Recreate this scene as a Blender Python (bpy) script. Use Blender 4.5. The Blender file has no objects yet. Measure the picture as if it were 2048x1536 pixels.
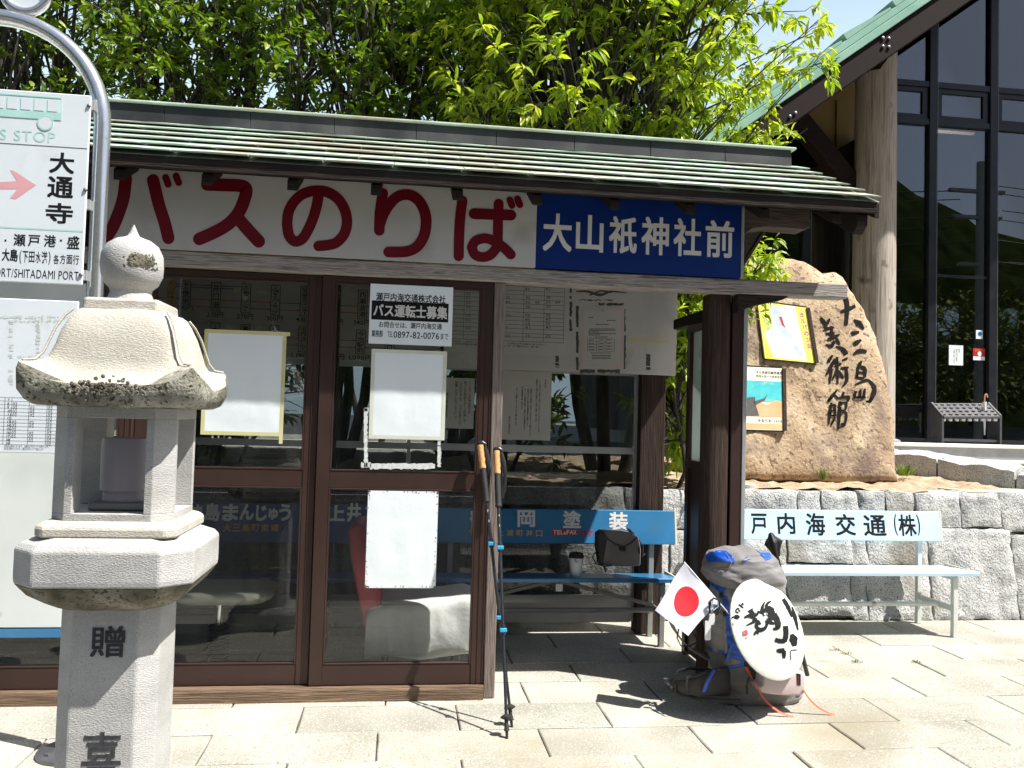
import bpy, bmesh, math, random
from mathutils import Vector, Matrix, noise
from mathutils.bvhtree import BVHTree
from mathutils.geometry import delaunay_2d_cdt
from math import radians as RD, sin, cos, pi, sqrt
random.seed(7)
SC = bpy.context.scene
COL = SC.collection

# ------------------------------------------------------------------ camera, sky, sun, exposure
FPX, CAMH = 1700.0, 1.4
YAW, PITCH, ROLL = RD(7.448), RD(2.245), RD(1.586)
fwd = Vector((sin(YAW)*cos(PITCH), cos(YAW)*cos(PITCH), sin(PITCH)))
rgt0 = Vector((cos(YAW), -sin(YAW), 0)); up0 = rgt0.cross(fwd)
rgt = rgt0*cos(ROLL)+up0*sin(ROLL); upv = -rgt0*sin(ROLL)+up0*cos(ROLL)
cam = bpy.data.cameras.new('camera'); co = bpy.data.objects.new('camera', cam); COL.objects.link(co)
cam.sensor_fit = 'HORIZONTAL'; cam.sensor_width = 36; cam.lens = 36*FPX/2048
cam.clip_start = .05; cam.clip_end = 3000
M3 = Matrix((rgt, upv, -fwd)).transposed()
co.matrix_world = Matrix.Translation((0, 0, CAMH)) @ M3.to_4x4()
SC.camera = co
SUN = Vector((.53, -.287, 1.0)).normalized()
w = bpy.data.worlds.new('World'); SC.world = w; w.use_nodes = True
nt = w.node_tree; bg = nt.nodes['Background']
sky = nt.nodes.new('ShaderNodeTexSky'); sky.sky_type = 'NISHITA'; sky.sun_disc = False
sky.sun_elevation = math.asin(SUN.z); sky.sun_rotation = math.atan2(SUN.x, SUN.y)
sky.air_density = 1.0; sky.dust_density = 2.2; sky.ozone_density = 1.2
# bright hazy cloud low over the north, behind the shelter
tcw = nt.nodes.new('ShaderNodeTexCoord'); sxyz = nt.nodes.new('ShaderNodeSeparateXYZ'); nt.links.new(tcw.outputs['Generated'], sxyz.inputs[0])
def mrange(src, a, b, c=0., e=1.):
    n = nt.nodes.new('ShaderNodeMapRange'); n.interpolation_type = 'SMOOTHSTEP'; nt.links.new(src, n.inputs[0])
    n.inputs[1].default_value = a; n.inputs[2].default_value = b; n.inputs[3].default_value = c; n.inputs[4].default_value = e; return n.outputs[0]
def mmul(a, b):
    n = nt.nodes.new('ShaderNodeMath'); n.operation = 'MULTIPLY'; nt.links.new(a, n.inputs[0]); nt.links.new(b, n.inputs[1]); return n.outputs[0]
cn = nt.nodes.new('ShaderNodeTexNoise'); cn.inputs['Scale'].default_value = 2.2; cn.inputs['Detail'].default_value = 7; nt.links.new(tcw.outputs['Generated'], cn.inputs['Vector'])
cf = mmul(mmul(mrange(sxyz.outputs['Y'], .1, .6), mrange(sxyz.outputs['Z'], .75, .25)), mrange(cn.outputs['Fac'], .2, .75, .72, 1.))
cm = nt.nodes.new('ShaderNodeMix'); cm.data_type = 'RGBA'; nt.links.new(cf, cm.inputs[0]); nt.links.new(sky.outputs[0], cm.inputs[6]); cm.inputs[7].default_value = (7.6, 9.8, 11.2, 1)
nt.links.new(cm.outputs[2], bg.inputs[0]); bg.inputs[1].default_value = .06
sl = bpy.data.lights.new('sun', 'SUN'); sl.energy = 5.0; sl.angle = RD(.5); sl.color = (1, .972, .92)
so = bpy.data.objects.new('sun', sl); COL.objects.link(so); so.rotation_euler = (-SUN).to_track_quat('-Z', 'Y').to_euler()
SC.view_settings.view_transform = 'Standard'; SC.view_settings.look = 'None'
SC.view_settings.exposure = .9; SC.view_settings.gamma = 1
SC.cycles.max_bounces = 10; SC.cycles.transparent_max_bounces = 16; SC.cycles.glossy_bounces = 4
SC.cycles.use_denoising = True; SC.cycles.sample_clamp_indirect = 6

# ------------------------------------------------------------------ measuring helpers: image point -> world point on a real plane
def ray(px, py): return rgt*((px-1024)/FPX)+upv*((768-py)/FPX)+fwd
C0 = Vector((0, 0, CAMH))
def V(px, py, Y): d = ray(px, py); return C0+d*(Y/d.y)
def G(px, py, z=0): d = ray(px, py); return C0+d*((z-CAMH)/d.z)
def PL(px, py, o, n): d = ray(px, py); return C0+d*((o-C0).dot(n)/d.dot(n))

# ------------------------------------------------------------------ materials
MATS = {}
def nd(t, ty, **kw):
    n = t.nodes.new(ty)
    for k, v in kw.items(): setattr(n, k, v)
    return n
def pm(name, cols, scale=6., rough=.6, metal=0., bump=0., bscale=60., stretch=(1, 1, 1), detail=6., speck=None, spec=.5, coat=0.,
       transl=None, tone=0., emis=None, dist=0., rvar=.1, pos=None, sheen=0., mask=None):
    """noise driven base colour; speck=(colour, scale, threshold, soft); mask=(colour, scale, lo, hi) adds stains with a shape of their own"""
    m = bpy.data.materials.new(name); m.use_nodes = True; t = m.node_tree; L = t.links.new
    b = t.nodes['Principled BSDF']; out = t.nodes['Material Output']
    tc = nd(t, 'ShaderNodeTexCoord'); mp = nd(t, 'ShaderNodeMapping'); mp.inputs['Scale'].default_value = stretch
    L(tc.outputs['Object'], mp.inputs['Vector'])
    if not isinstance(cols[0], (tuple, list)): cols = [cols]
    if len(cols) == 1:
        c = cols[0]; cols = [tuple(x*.88 for x in c), c, tuple(min(1, x*1.1) for x in c)]
    n1 = nd(t, 'ShaderNodeTexNoise'); n1.inputs['Scale'].default_value = scale; n1.inputs['Detail'].default_value = detail
    n1.inputs['Distortion'].default_value = dist
    L(mp.outputs[0], n1.inputs['Vector'])
    r = nd(t, 'ShaderNodeValToRGB'); e = r.color_ramp.elements
    k = len(cols)
    ps = pos or [.3+.4*i/(k-1) for i in range(k)]
    e[0].position = ps[0]; e[0].color = (*cols[0], 1); e[1].position = ps[-1]; e[1].color = (*cols[-1], 1)
    for i in range(1, k-1):
        x = e.new(ps[i]); x.color = (*cols[i], 1)
    L(n1.outputs['Fac'], r.inputs['Fac']); colr = r.outputs['Color']
    def mix(fac, a, bcol, blend='MIX'):
        x = nd(t, 'ShaderNodeMix', data_type='RGBA', blend_type=blend)
        if isinstance(fac, float): x.inputs[0].default_value = fac
        else: L(fac, x.inputs[0])
        L(a, x.inputs[6])
        if isinstance(bcol, tuple): x.inputs[7].default_value = (*bcol, 1)
        else: L(bcol, x.inputs[7])
        return x.outputs[2]
    def thr(nsc, lo, hi, det=4., vec=None):
        q = nd(t, 'ShaderNodeTexNoise'); q.inputs['Scale'].default_value = nsc; q.inputs['Detail'].default_value = det
        L(vec or tc.outputs['Object'], q.inputs['Vector'])
        rr = nd(t, 'ShaderNodeMapRange'); rr.inputs[1].default_value = lo; rr.inputs[2].default_value = hi
        L(q.outputs['Fac'], rr.inputs[0]); return rr.outputs[0]
    for s in ([speck] if speck and not isinstance(speck, list) else (speck or [])):
        colr = mix(thr(s[1], s[2], s[2]+s[3], 2.), colr, s[0])
    if mask: colr = mix(thr(mask[1], mask[2], mask[3], 8.), colr, mask[0])
    if tone:
        a = nd(t, 'ShaderNodeAttribute', attribute_name='tone')
        hs = nd(t, 'ShaderNodeHueSaturation')
        mm = nd(t, 'ShaderNodeMapRange'); mm.inputs[3].default_value = 1-tone; mm.inputs[4].default_value = 1+tone
        L(a.outputs['Fac'], mm.inputs[0]); L(mm.outputs[0], hs.inputs['Value']); L(colr, hs.inputs['Color'])
        h2 = nd(t, 'ShaderNodeMapRange'); h2.inputs[3].default_value = .5+.02*(1 if transl else 0); h2.inputs[4].default_value = .5-.03*(1 if transl else 0)
        L(a.outputs['Fac'], h2.inputs[0]); L(h2.outputs[0], hs.inputs['Hue'])
        colr = hs.outputs[0]
    L(colr, b.inputs['Base Color'])
    b.inputs['Metallic'].default_value = metal; b.inputs['Specular IOR Level'].default_value = spec
    b.inputs['Coat Weight'].default_value = coat; b.inputs['Sheen Weight'].default_value = sheen
    rr = nd(t, 'ShaderNodeMapRange'); rr.inputs[3].default_value = max(0, rough-rvar); rr.inputs[4].default_value = min(1, rough+rvar)
    L(n1.outputs['Fac'], rr.inputs[0]); L(rr.outputs[0], b.inputs['Roughness'])
    if bump:
        n2 = nd(t, 'ShaderNodeTexNoise'); n2.inputs['Scale'].default_value = bscale; n2.inputs['Detail'].default_value = 5
        L(mp.outputs[0], n2.inputs['Vector'])
        bp = nd(t, 'ShaderNodeBump'); bp.inputs['Strength'].default_value = bump; bp.inputs['Distance'].default_value = .01
        L(n2.outputs['Fac'], bp.inputs['Height']); L(bp.outputs[0], b.inputs['Normal'])
    if emis: b.inputs['Emission Color'].default_value = (*emis[0], 1); b.inputs['Emission Strength'].default_value = emis[1]
    if transl:
        tr = nd(t, 'ShaderNodeBsdfTranslucent'); ms = nd(t, 'ShaderNodeMixShader'); ms.inputs[0].default_value = transl[1]
        L(mix(1., colr, tuple(transl[0]), 'MULTIPLY'), tr.inputs[0])
        L(b.outputs[0], ms.inputs[1]); L(tr.outputs[0], ms.inputs[2]); L(ms.outputs[0], out.inputs[0])
    MATS[name] = m; return m
def glass(name, tint=(1, 1, 1), boost=1., dirt=.04):
    m = bpy.data.materials.new(name); m.use_nodes = True; t = m.node_tree; L = t.links.new
    for n in list(t.nodes):
        if n.type == 'BSDF_PRINCIPLED': t.nodes.remove(n)
    out = t.nodes['Material Output']
    tr = nd(t, 'ShaderNodeBsdfTransparent'); tr.inputs[0].default_value = (*tint, 1)
    gl = nd(t, 'ShaderNodeBsdfGlossy'); gl.inputs['Roughness'].default_value = .004
    fr = nd(t, 'ShaderNodeFresnel'); fr.inputs[0].default_value = 1.5
    ma = nd(t, 'ShaderNodeMath', operation='MULTIPLY', use_clamp=True); ma.inputs[1].default_value = boost; L(fr.outputs[0], ma.inputs[0])
    mx = nd(t, 'ShaderNodeMixShader'); L(ma.outputs[0], mx.inputs[0]); L(tr.outputs[0], mx.inputs[1]); L(gl.outputs[0], mx.inputs[2])
    df = nd(t, 'ShaderNodeBsdfDiffuse'); df.inputs[0].default_value = (.6, .6, .57, 1)
    tc = nd(t, 'ShaderNodeTexCoord'); mp = nd(t, 'ShaderNodeMapping'); mp.inputs['Scale'].default_value = (9, 9, 1.2); L(tc.outputs['Object'], mp.inputs[0])
    q = nd(t, 'ShaderNodeTexNoise'); q.inputs['Scale'].default_value = 2.5; q.inputs['Detail'].default_value = 8; L(mp.outputs[0], q.inputs['Vector'])
    rr = nd(t, 'ShaderNodeMapRange'); rr.inputs[1].default_value = .42; rr.inputs[2].default_value = .8; rr.inputs[3].default_value = dirt*.3; rr.inputs[4].default_value = dirt*3
    L(q.outputs['Fac'], rr.inputs[0])
    m2 = nd(t, 'ShaderNodeMixShader'); L(rr.outputs[0], m2.inputs[0]); L(mx.outputs[0], m2.inputs[1]); L(df.outputs[0], m2.inputs[2])
    L(m2.outputs[0], out.inputs[0]); return m
GR_SP = [((.17, .17, .17), 480, .58, .12), ((.66, .65, .62), 350, .6, .12)]
pm('granite_paver', [(.29, .275, .225), (.365, .352, .30), (.43, .42, .365)], 2.2, .75, bump=.25, bscale=120, speck=[((.17, .155, .125), 130, .60, .08), ((.62, .6, .52), 110, .6, .08)], tone=.10, mask=((.27, .235, .16), .9, .54, .76))
pm('joint_dirt', [(.07, .06, .045), (.14, .12, .09)], 30, .95)
pm('asphalt', [(.045, .045, .047), (.06, .06, .06)], 40, .9, bump=.2)
pm('lantern_granite', [(.35, .345, .325), (.44, .435, .415), (.51, .505, .48)], 4, .8, bump=.36, bscale=120, stretch=(1, 1, 2.6), speck=GR_SP, mask=((.30, .275, .235), 3.2, .58, .74))
pm('lantern_granite_mossy', [(.40, .365, .30), (.48, .45, .38), (.54, .515, .455)], 4, .85, bump=.4, bscale=110, stretch=(1, 1, 2.6), speck=GR_SP, mask=((.30, .26, .19), 6, .62, .74))
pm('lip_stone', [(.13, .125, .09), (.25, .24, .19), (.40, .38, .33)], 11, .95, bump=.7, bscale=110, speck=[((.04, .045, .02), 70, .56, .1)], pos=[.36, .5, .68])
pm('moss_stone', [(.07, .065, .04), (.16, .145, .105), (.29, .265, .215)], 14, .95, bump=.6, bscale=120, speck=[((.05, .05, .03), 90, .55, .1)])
pm('wall_granite', [(.37, .38, .38), (.49, .49, .48), (.60, .59, .57)], 6, .9, bump=1., bscale=55, speck=[((.12, .12, .12), 130, .56, .06), ((.62, .6, .56), 110, .6, .06)], mask=((.2, .17, .12), 2.2, .55, .75), tone=.12)
pm('boulder', [(.27, .18, .105), (.43, .31, .19), (.56, .45, .315)], 3.2, .9, bump=.9, bscale=38, speck=[((.17, .105, .075), 26, .56, .1), ((.58, .46, .32), 60, .6, .1)], mask=((.19, .13, .10), 2.6, .52, .68))
pm('soil', [(.25, .175, .11), (.37, .275, .18), (.47, .37, .26)], 14, 1., bump=1., bscale=60)
pm('old_wood', [(.11, .09, .085), (.25, .22, .20), (.38, .34, .31), (.17, .145, .135)], 5, .8, bump=.8, bscale=9, stretch=(1.1, 22, 22), dist=1.2)
pm('old_wood_upright', [(.10, .075, .065), (.19, .15, .13), (.27, .225, .2)], 5, .8, bump=.6, bscale=9, stretch=(24, 24, 1.1), dist=.8)
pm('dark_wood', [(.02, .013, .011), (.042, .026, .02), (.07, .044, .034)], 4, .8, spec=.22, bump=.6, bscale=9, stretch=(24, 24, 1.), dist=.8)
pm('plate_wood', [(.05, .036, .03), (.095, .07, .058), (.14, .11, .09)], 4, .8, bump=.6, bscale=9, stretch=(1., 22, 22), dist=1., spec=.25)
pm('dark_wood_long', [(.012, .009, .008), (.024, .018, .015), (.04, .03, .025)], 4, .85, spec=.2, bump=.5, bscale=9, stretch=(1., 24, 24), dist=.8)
pm('sill_wood', [(.07, .042, .026), (.15, .095, .058), (.26, .17, .10)], 4, .8, bump=.8, bscale=8, stretch=(1., 26, 26), dist=1.)
pm('brown_aluminium', [(.042, .023, .019), (.05, .027, .022), (.058, .032, .026)], 3, .4, metal=.2, spec=.35)
pm('grey_aluminium', [(.42, .43, .43), (.5, .51, .51)], 4, .4, metal=.5)
pm('copper_green', [(.34, .41, .33), (.43, .52, .44), (.52, .63, .54)], 5, .6, bump=.15, bscale=25, mask=((.38, .37, .29), 2.2, .46, .64), tone=.14)
pm('museum_copper', [(.20, .40, .31), (.25, .46, .36), (.29, .50, .40)], 4, .6, mask=((.14, .18, .13), 1.2, .6, .75))
pm('ridge_metal', [(.016, .017, .018), (.035, .037, .037), (.075, .078, .075)], 3, .5, bump=.1, bscale=14, metal=.2)
pm('sign_white', [(.39, .37, .345), (.46, .445, .425), (.50, .49, .47)], 1.6, .35, mask=((.30, .26, .22), 3.2, .6, .85))
pm('sign_blue', [(.002, .019, .14), (.003, .026, .17)], 3, .4, spec=.3)
pm('sign_red', [(.11, .001, .007), (.14, .002, .010)], 5, .45, spec=.25)
pm('letter_white', [(.62, .60, .56), (.7, .69, .66)], 5, .4)
pm('ink', [(.008, .008, .009), (.014, .014, .015)], 30, .75, spec=.15)
pm('ink_grey', [(.06, .055, .055), (.10, .095, .09)], 30, .7)
pm('stone_ink', [(.007, .006, .006), (.018, .016, .014)], 30, .9, spec=.1)
pm('carved_ink', [(.035, .037, .04), (.075, .075, .08)], 60, .9, spec=.1)
pm('paper', [(.73, .79, .81), (.79, .84, .86)], 3, .8, bump=.6, bscale=4)
pm('paper_old', [(.50, .49, .46), (.58, .57, .54)], 3, .8)
pm('fare_grey', [(.30, .27, .245), (.36, .33, .30), (.41, .38, .35)], 2.2, .5, mask=((.5, .46, .42), 3, .66, .8))
pm('board_white', [(.46, .44, .42), (.55, .53, .51), (.60, .58, .56)], 2.2, .5, mask=((.38, .34, .3), 4, .6, .8))
pm('tape', [(.56, .52, .24), (.64, .6, .32)], 10, .6)
pm('tape_clear', [(.58, .6, .5), (.66, .68, .58)], 10, .5)
pm('tape_residue', [(.7, .74, .72), (.5, .53, .5)], 60, .9)
pm('plate_white', [(.70, .76, .80), (.78, .83, .86)], 2, .35, mask=((.6, .63, .62), 5, .62, .8))
pm('metal_sheet', [(.55, .60, .58), (.66, .70, .68), (.72, .75, .73)], 2.2, .5, mask=((.34, .33, .3), 9, .68, .76))
pm('pale_teal', [(.36, .66, .60), (.48, .74, .69)], 12, .6)
pm('pale_teal_wash', [(.55, .78, .75), (.66, .82, .82)], 12, .6)
pm('pale_pink', [(.72, .34, .36), (.78, .42, .44)], 9, .6)
pm('stainless', [(.76, .77, .79), (.84, .85, .86)], 3, .2, metal=.88, rvar=.06, mask=((.35, .27, .2), 26, .7, .78))
pm('steel_dark', [(.16, .16, .17), (.24, .24, .25)], 8, .45, metal=.8)
pm('bench_blue', [(.026, .15, .31), (.04, .19, .38)], 4, .3, coat=.3, mask=((.06, .16, .26), 5, .6, .8))
pm('bench_navy', [(.008, .035, .14), (.012, .05, .18)], 4, .35)
pm('bench_white', [(.48, .68, .82), (.56, .75, .87)], 3, .38)
pm('bench_frame', [(.60, .62, .58), (.70, .71, .67)], 8, .5, mask=((.34, .16, .06), 9, .66, .76))
pm('bench_frame_grey', [(.22, .215, .2), (.30, .29, .27)], 8, .55)
pm('cream', [(.58, .55, .42), (.66, .63, .5)], 4, .5)
pm('gold', [(.56, .30, .05), (.62, .36, .07)], 6, .45)
pm('label_red', [(.42, .012, .02), (.5, .018, .026)], 6, .45)
pm('orange_box', [(.50, .24, .03), (.56, .29, .05)], 6, .6)
pm('line_red', [(.26, .03, .03), (.33, .05, .05)], 6, .6)
pm('line_blue', [(.03, .05, .14), (.05, .07, .2)], 6, .6)
pm('red_vinyl', [(.42, .05, .055), (.52, .08, .085)], 5, .38)
pm('cloth', [(.52, .51, .48), (.62, .61, .58)], 5, .95, bump=.7, bscale=11, sheen=.2)
pm('chair_metal', [(.08, .07, .06), (.14, .12, .1)], 6, .5, metal=.5)
pm('chrome', [(.65, .66, .67), (.7, .7, .7)], 3, .12, metal=1.)
pm('rubber', [(.012, .012, .013), (.022, .022, .022)], 20, .7)
pm('pole_black', [(.012, .014, .017), (.02, .022, .026)], 20, .32, coat=.3)
pm('cork', [(.42, .20, .07), (.56, .29, .11), (.64, .36, .15)], 50, .8, bump=.3, bscale=220)
pm('pole_blue', [(.03, .32, .66), (.05, .4, .74)], 9, .35)
pm('pack_grey', [(.15, .142, .14), (.19, .18, .178), (.235, .223, .22)], 7, .7, bump=.75, bscale=10, sheen=.15)
pm('pack_dark', [(.022, .021, .022), (.038, .036, .037)], 8, .75, bump=.4, bscale=14)
pm('pack_low', [(.085, .08, .08), (.112, .106, .106), (.14, .133, .132)], 9, .7, bump=.5, bscale=12)
pm('pack_blue', [(.003, .06, .36), (.006, .09, .5)], 8, .45, bump=.35, bscale=12)
pm('pack_black', [(.008, .008, .009), (.016, .016, .017)], 12, .6)
pm('strap_grey', [(.22, .2, .18), (.28, .26, .24)], 60, .8)
pm('strap_red', [(.58, .07, .02), (.7, .11, .035)], 20, .6)
pm('pink_cloth', [(.52, .42, .42), (.6, .5, .5)], 6, .8, bump=.4, bscale=12)
pm('hat_white', [(.43, .47, .425), (.50, .53, .48), (.55, .57, .52)], 5, .8, bump=.15, bscale=30)
pm('seal_red', [(.6, .03, .05), (.68, .05, .07)], 40, .7)
pm('flag_white', [(.76, .77, .84), (.82, .83, .88)], 4, .8, bump=.35, bscale=7, transl=((1, 1, 1), .25))
pm('flag_red', [(.62, .006, .018), (.68, .01, .025)], 4, .8, transl=((1, .6, .6), .15))
pm('plastic_white', [(.72, .74, .75), (.8, .81, .82)], 8, .4)
pm('bag_taupe', [(.15, .135, .128), (.20, .183, .172)], 9, .6, bump=.3, bscale=30)
pm('bag_dark', [(.03, .027, .026), (.05, .045, .043)], 12, .65)
pm('cup_white', [(.70, .74, .76), (.76, .79, .8)], 6, .55)
pm('log_wood', [(.20, .15, .12), (.33, .28, .235), (.43, .385, .33), (.28, .205, .145)], 3, .8, bump=.5, bscale=7, stretch=(10, 10, .55), dist=.6, mask=((.07, .045, .03), 3.2, .62, .72))
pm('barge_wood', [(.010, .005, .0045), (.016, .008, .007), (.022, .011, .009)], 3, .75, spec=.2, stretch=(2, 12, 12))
pm('yellow_board', [(.26, .17, .05), (.32, .22, .07)], 2, .7)
pm('beam_wood', [(.26, .14, .07), (.36, .2, .1)], 3, .6, stretch=(2, 14, 14))
pm('black_metal', [(.008, .009, .012), (.014, .015, .019)], 8, .35, spec=.5)
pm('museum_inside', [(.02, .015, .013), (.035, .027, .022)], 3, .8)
pm('museum_counter', [(.45, .5, .54), (.55, .6, .64)], 4, .6)
pm('rack_grey', [(.05, .05, .055), (.08, .08, .085)], 7, .55)
pm('lamp_warm', [(1., .8, .5), (1., .8, .5)], 3, .5, emis=((1., .74, .42), 3.))
pm('poster_yellow', [(.72, .66, .06), (.78, .72, .12)], 4, .5)
pm('poster_pale', [(.70, .76, .84), (.80, .83, .86)], 6, .5)
pm('poster_grey_blue', [(.35, .45, .58), (.5, .58, .68)], 20, .5)
pm('poster_purple', [(.42, .05, .25), (.5, .08, .32)], 6, .5)
pm('poster_teal', [(.02, .42, .48), (.06, .52, .55)], 12, .5, mask=((.2, .5, .35), 16, .56, .66))
pm('poster_orange', [(.66, .36, .16), (.74, .45, .24)], 8, .5)
pm('poster_cream', [(.74, .68, .54), (.8, .74, .6)], 8, .5)
pm('bark', [(.03, .026, .02), (.06, .052, .042), (.10, .085, .07)], 9, .9, bump=.6, bscale=40, stretch=(3, 3, 1))
pm('leaf_bright', [(.22, .33, .03), (.32, .42, .038), (.44, .50, .05)], 1.5, .42, tone=.35, transl=((1.6, 1.7, .5), .42), spec=.5)
pm('leaf_dark', [(.10, .17, .018), (.15, .24, .024), (.22, .32, .03)], 1.5, .42, tone=.4, transl=((1.5, 1.7, .5), .30), spec=.5)
pm('leaf_orange', [(.38, .13, .02), (.48, .2, .03)], 2, .5, tone=.3, transl=((1.3, 1., .5), .35))
pm('grass_green', [(.12, .19, .03), (.18, .26, .05)], 4, .6, tone=.3, transl=((1.4, 1.5, .6), .3))
pm('weed_yellow', [(.22, .22, .05), (.30, .28, .08)], 4, .8, tone=.3)
pm('hill_forest', [(.006, .010, .003), (.014, .021, .006), (.024, .034, .010)], .35, .9, bump=1., bscale=1.2, spec=0.)
pm('tree_far', [(.06, .075, .010), (.10, .115, .016), (.14, .15, .022)], 1.5, .7, tone=.3, spec=.05)
pm('concrete_pole', [(.25, .25, .24), (.32, .32, .3)], 4, .8)
pm('step_granite', [(.22, .22, .22), (.32, .32, .32)], 5, .6, speck=GR_SP)
pm('step_nosing', [(.62, .60, .56), (.70, .68, .64)], 5, .6)
pm('concrete', [(.36, .34, .28), (.46, .44, .37)], 6, .9, bump=.4, mask=((.2, .19, .14), 9, .55, .7))
MATS['shelter_glass'] = glass('shelter_glass', (.93, .95, .95), 0.85, .004)
MATS['rear_glass'] = glass('rear_glass', (.50, .51, .51), .9, .016)
MATS['side_glass'] = pm('side_glass', [(.5, .56, .53), (.58, .63, .6)], 3, .3, transl=((1, 1, 1), .5))
MATS['museum_glass'] = glass('museum_glass', (.34, .36, .39), 4.2, .001)
MATS['jar'] = pm('jar', [(.46, .42, .44), (.54, .5, .52)], 3, .35, transl=((1, 1, 1), .4))

# ------------------------------------------------------------------ mesh helpers
X, Y_, Z = Vector((1, 0, 0)), Vector((0, 1, 0)), Vector((0, 0, 1))
GLY = {}
def raw_glyph(ch, off):
    c = bpy.data.curves.new('t', 'FONT'); c.body = ch; c.offset = off; c.resolution_u = 3
    o = bpy.data.objects.new('t', c); m = bpy.data.meshes.new_from_object(o)
    r = ([(v.co.x, v.co.y) for v in m.vertices], [tuple(p.vertices) for p in m.polygons])
    bpy.data.objects.remove(o); bpy.data.curves.remove(c); bpy.data.meshes.remove(m); return r
def glyph(ch, off=0.):
    """outline of one character; bold weights are the union of shifted copies"""
    k = (ch, off)
    if k not in GLY:
        if off < .011: GLY[k] = raw_glyph(ch, off)
        else:
            vs, fs = raw_glyph(ch, 0.); P, Fc = [], []
            e = off*.8
            for dx, dy in ((-e, -e), (e, -e), (-e, e), (e, e)):
                o = len(P); P += [Vector((x+dx, y+dy)) for x, y in vs]; Fc += [[i+o for i in f] for f in fs]
            r = delaunay_2d_cdt(P, [], Fc, 1, 1e-5)
            bt = BVHTree.FromPolygons([Vector((x, y, 0)) for x, y in vs], fs); keep = []
            for f in r[2]:
                c = sum((r[0][i] for i in f), Vector((0, 0)))/len(f)
                if any(bt.ray_cast(Vector((c.x-dx, c.y-dy, 1)), Vector((0, 0, -1)))[0] for dx, dy in ((-e, -e), (e, -e), (-e, e), (e, e))): keep.append(tuple(f))
            GLY[k] = ([(v.x, v.y) for v in r[0]], keep)
    return GLY[k]
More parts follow.
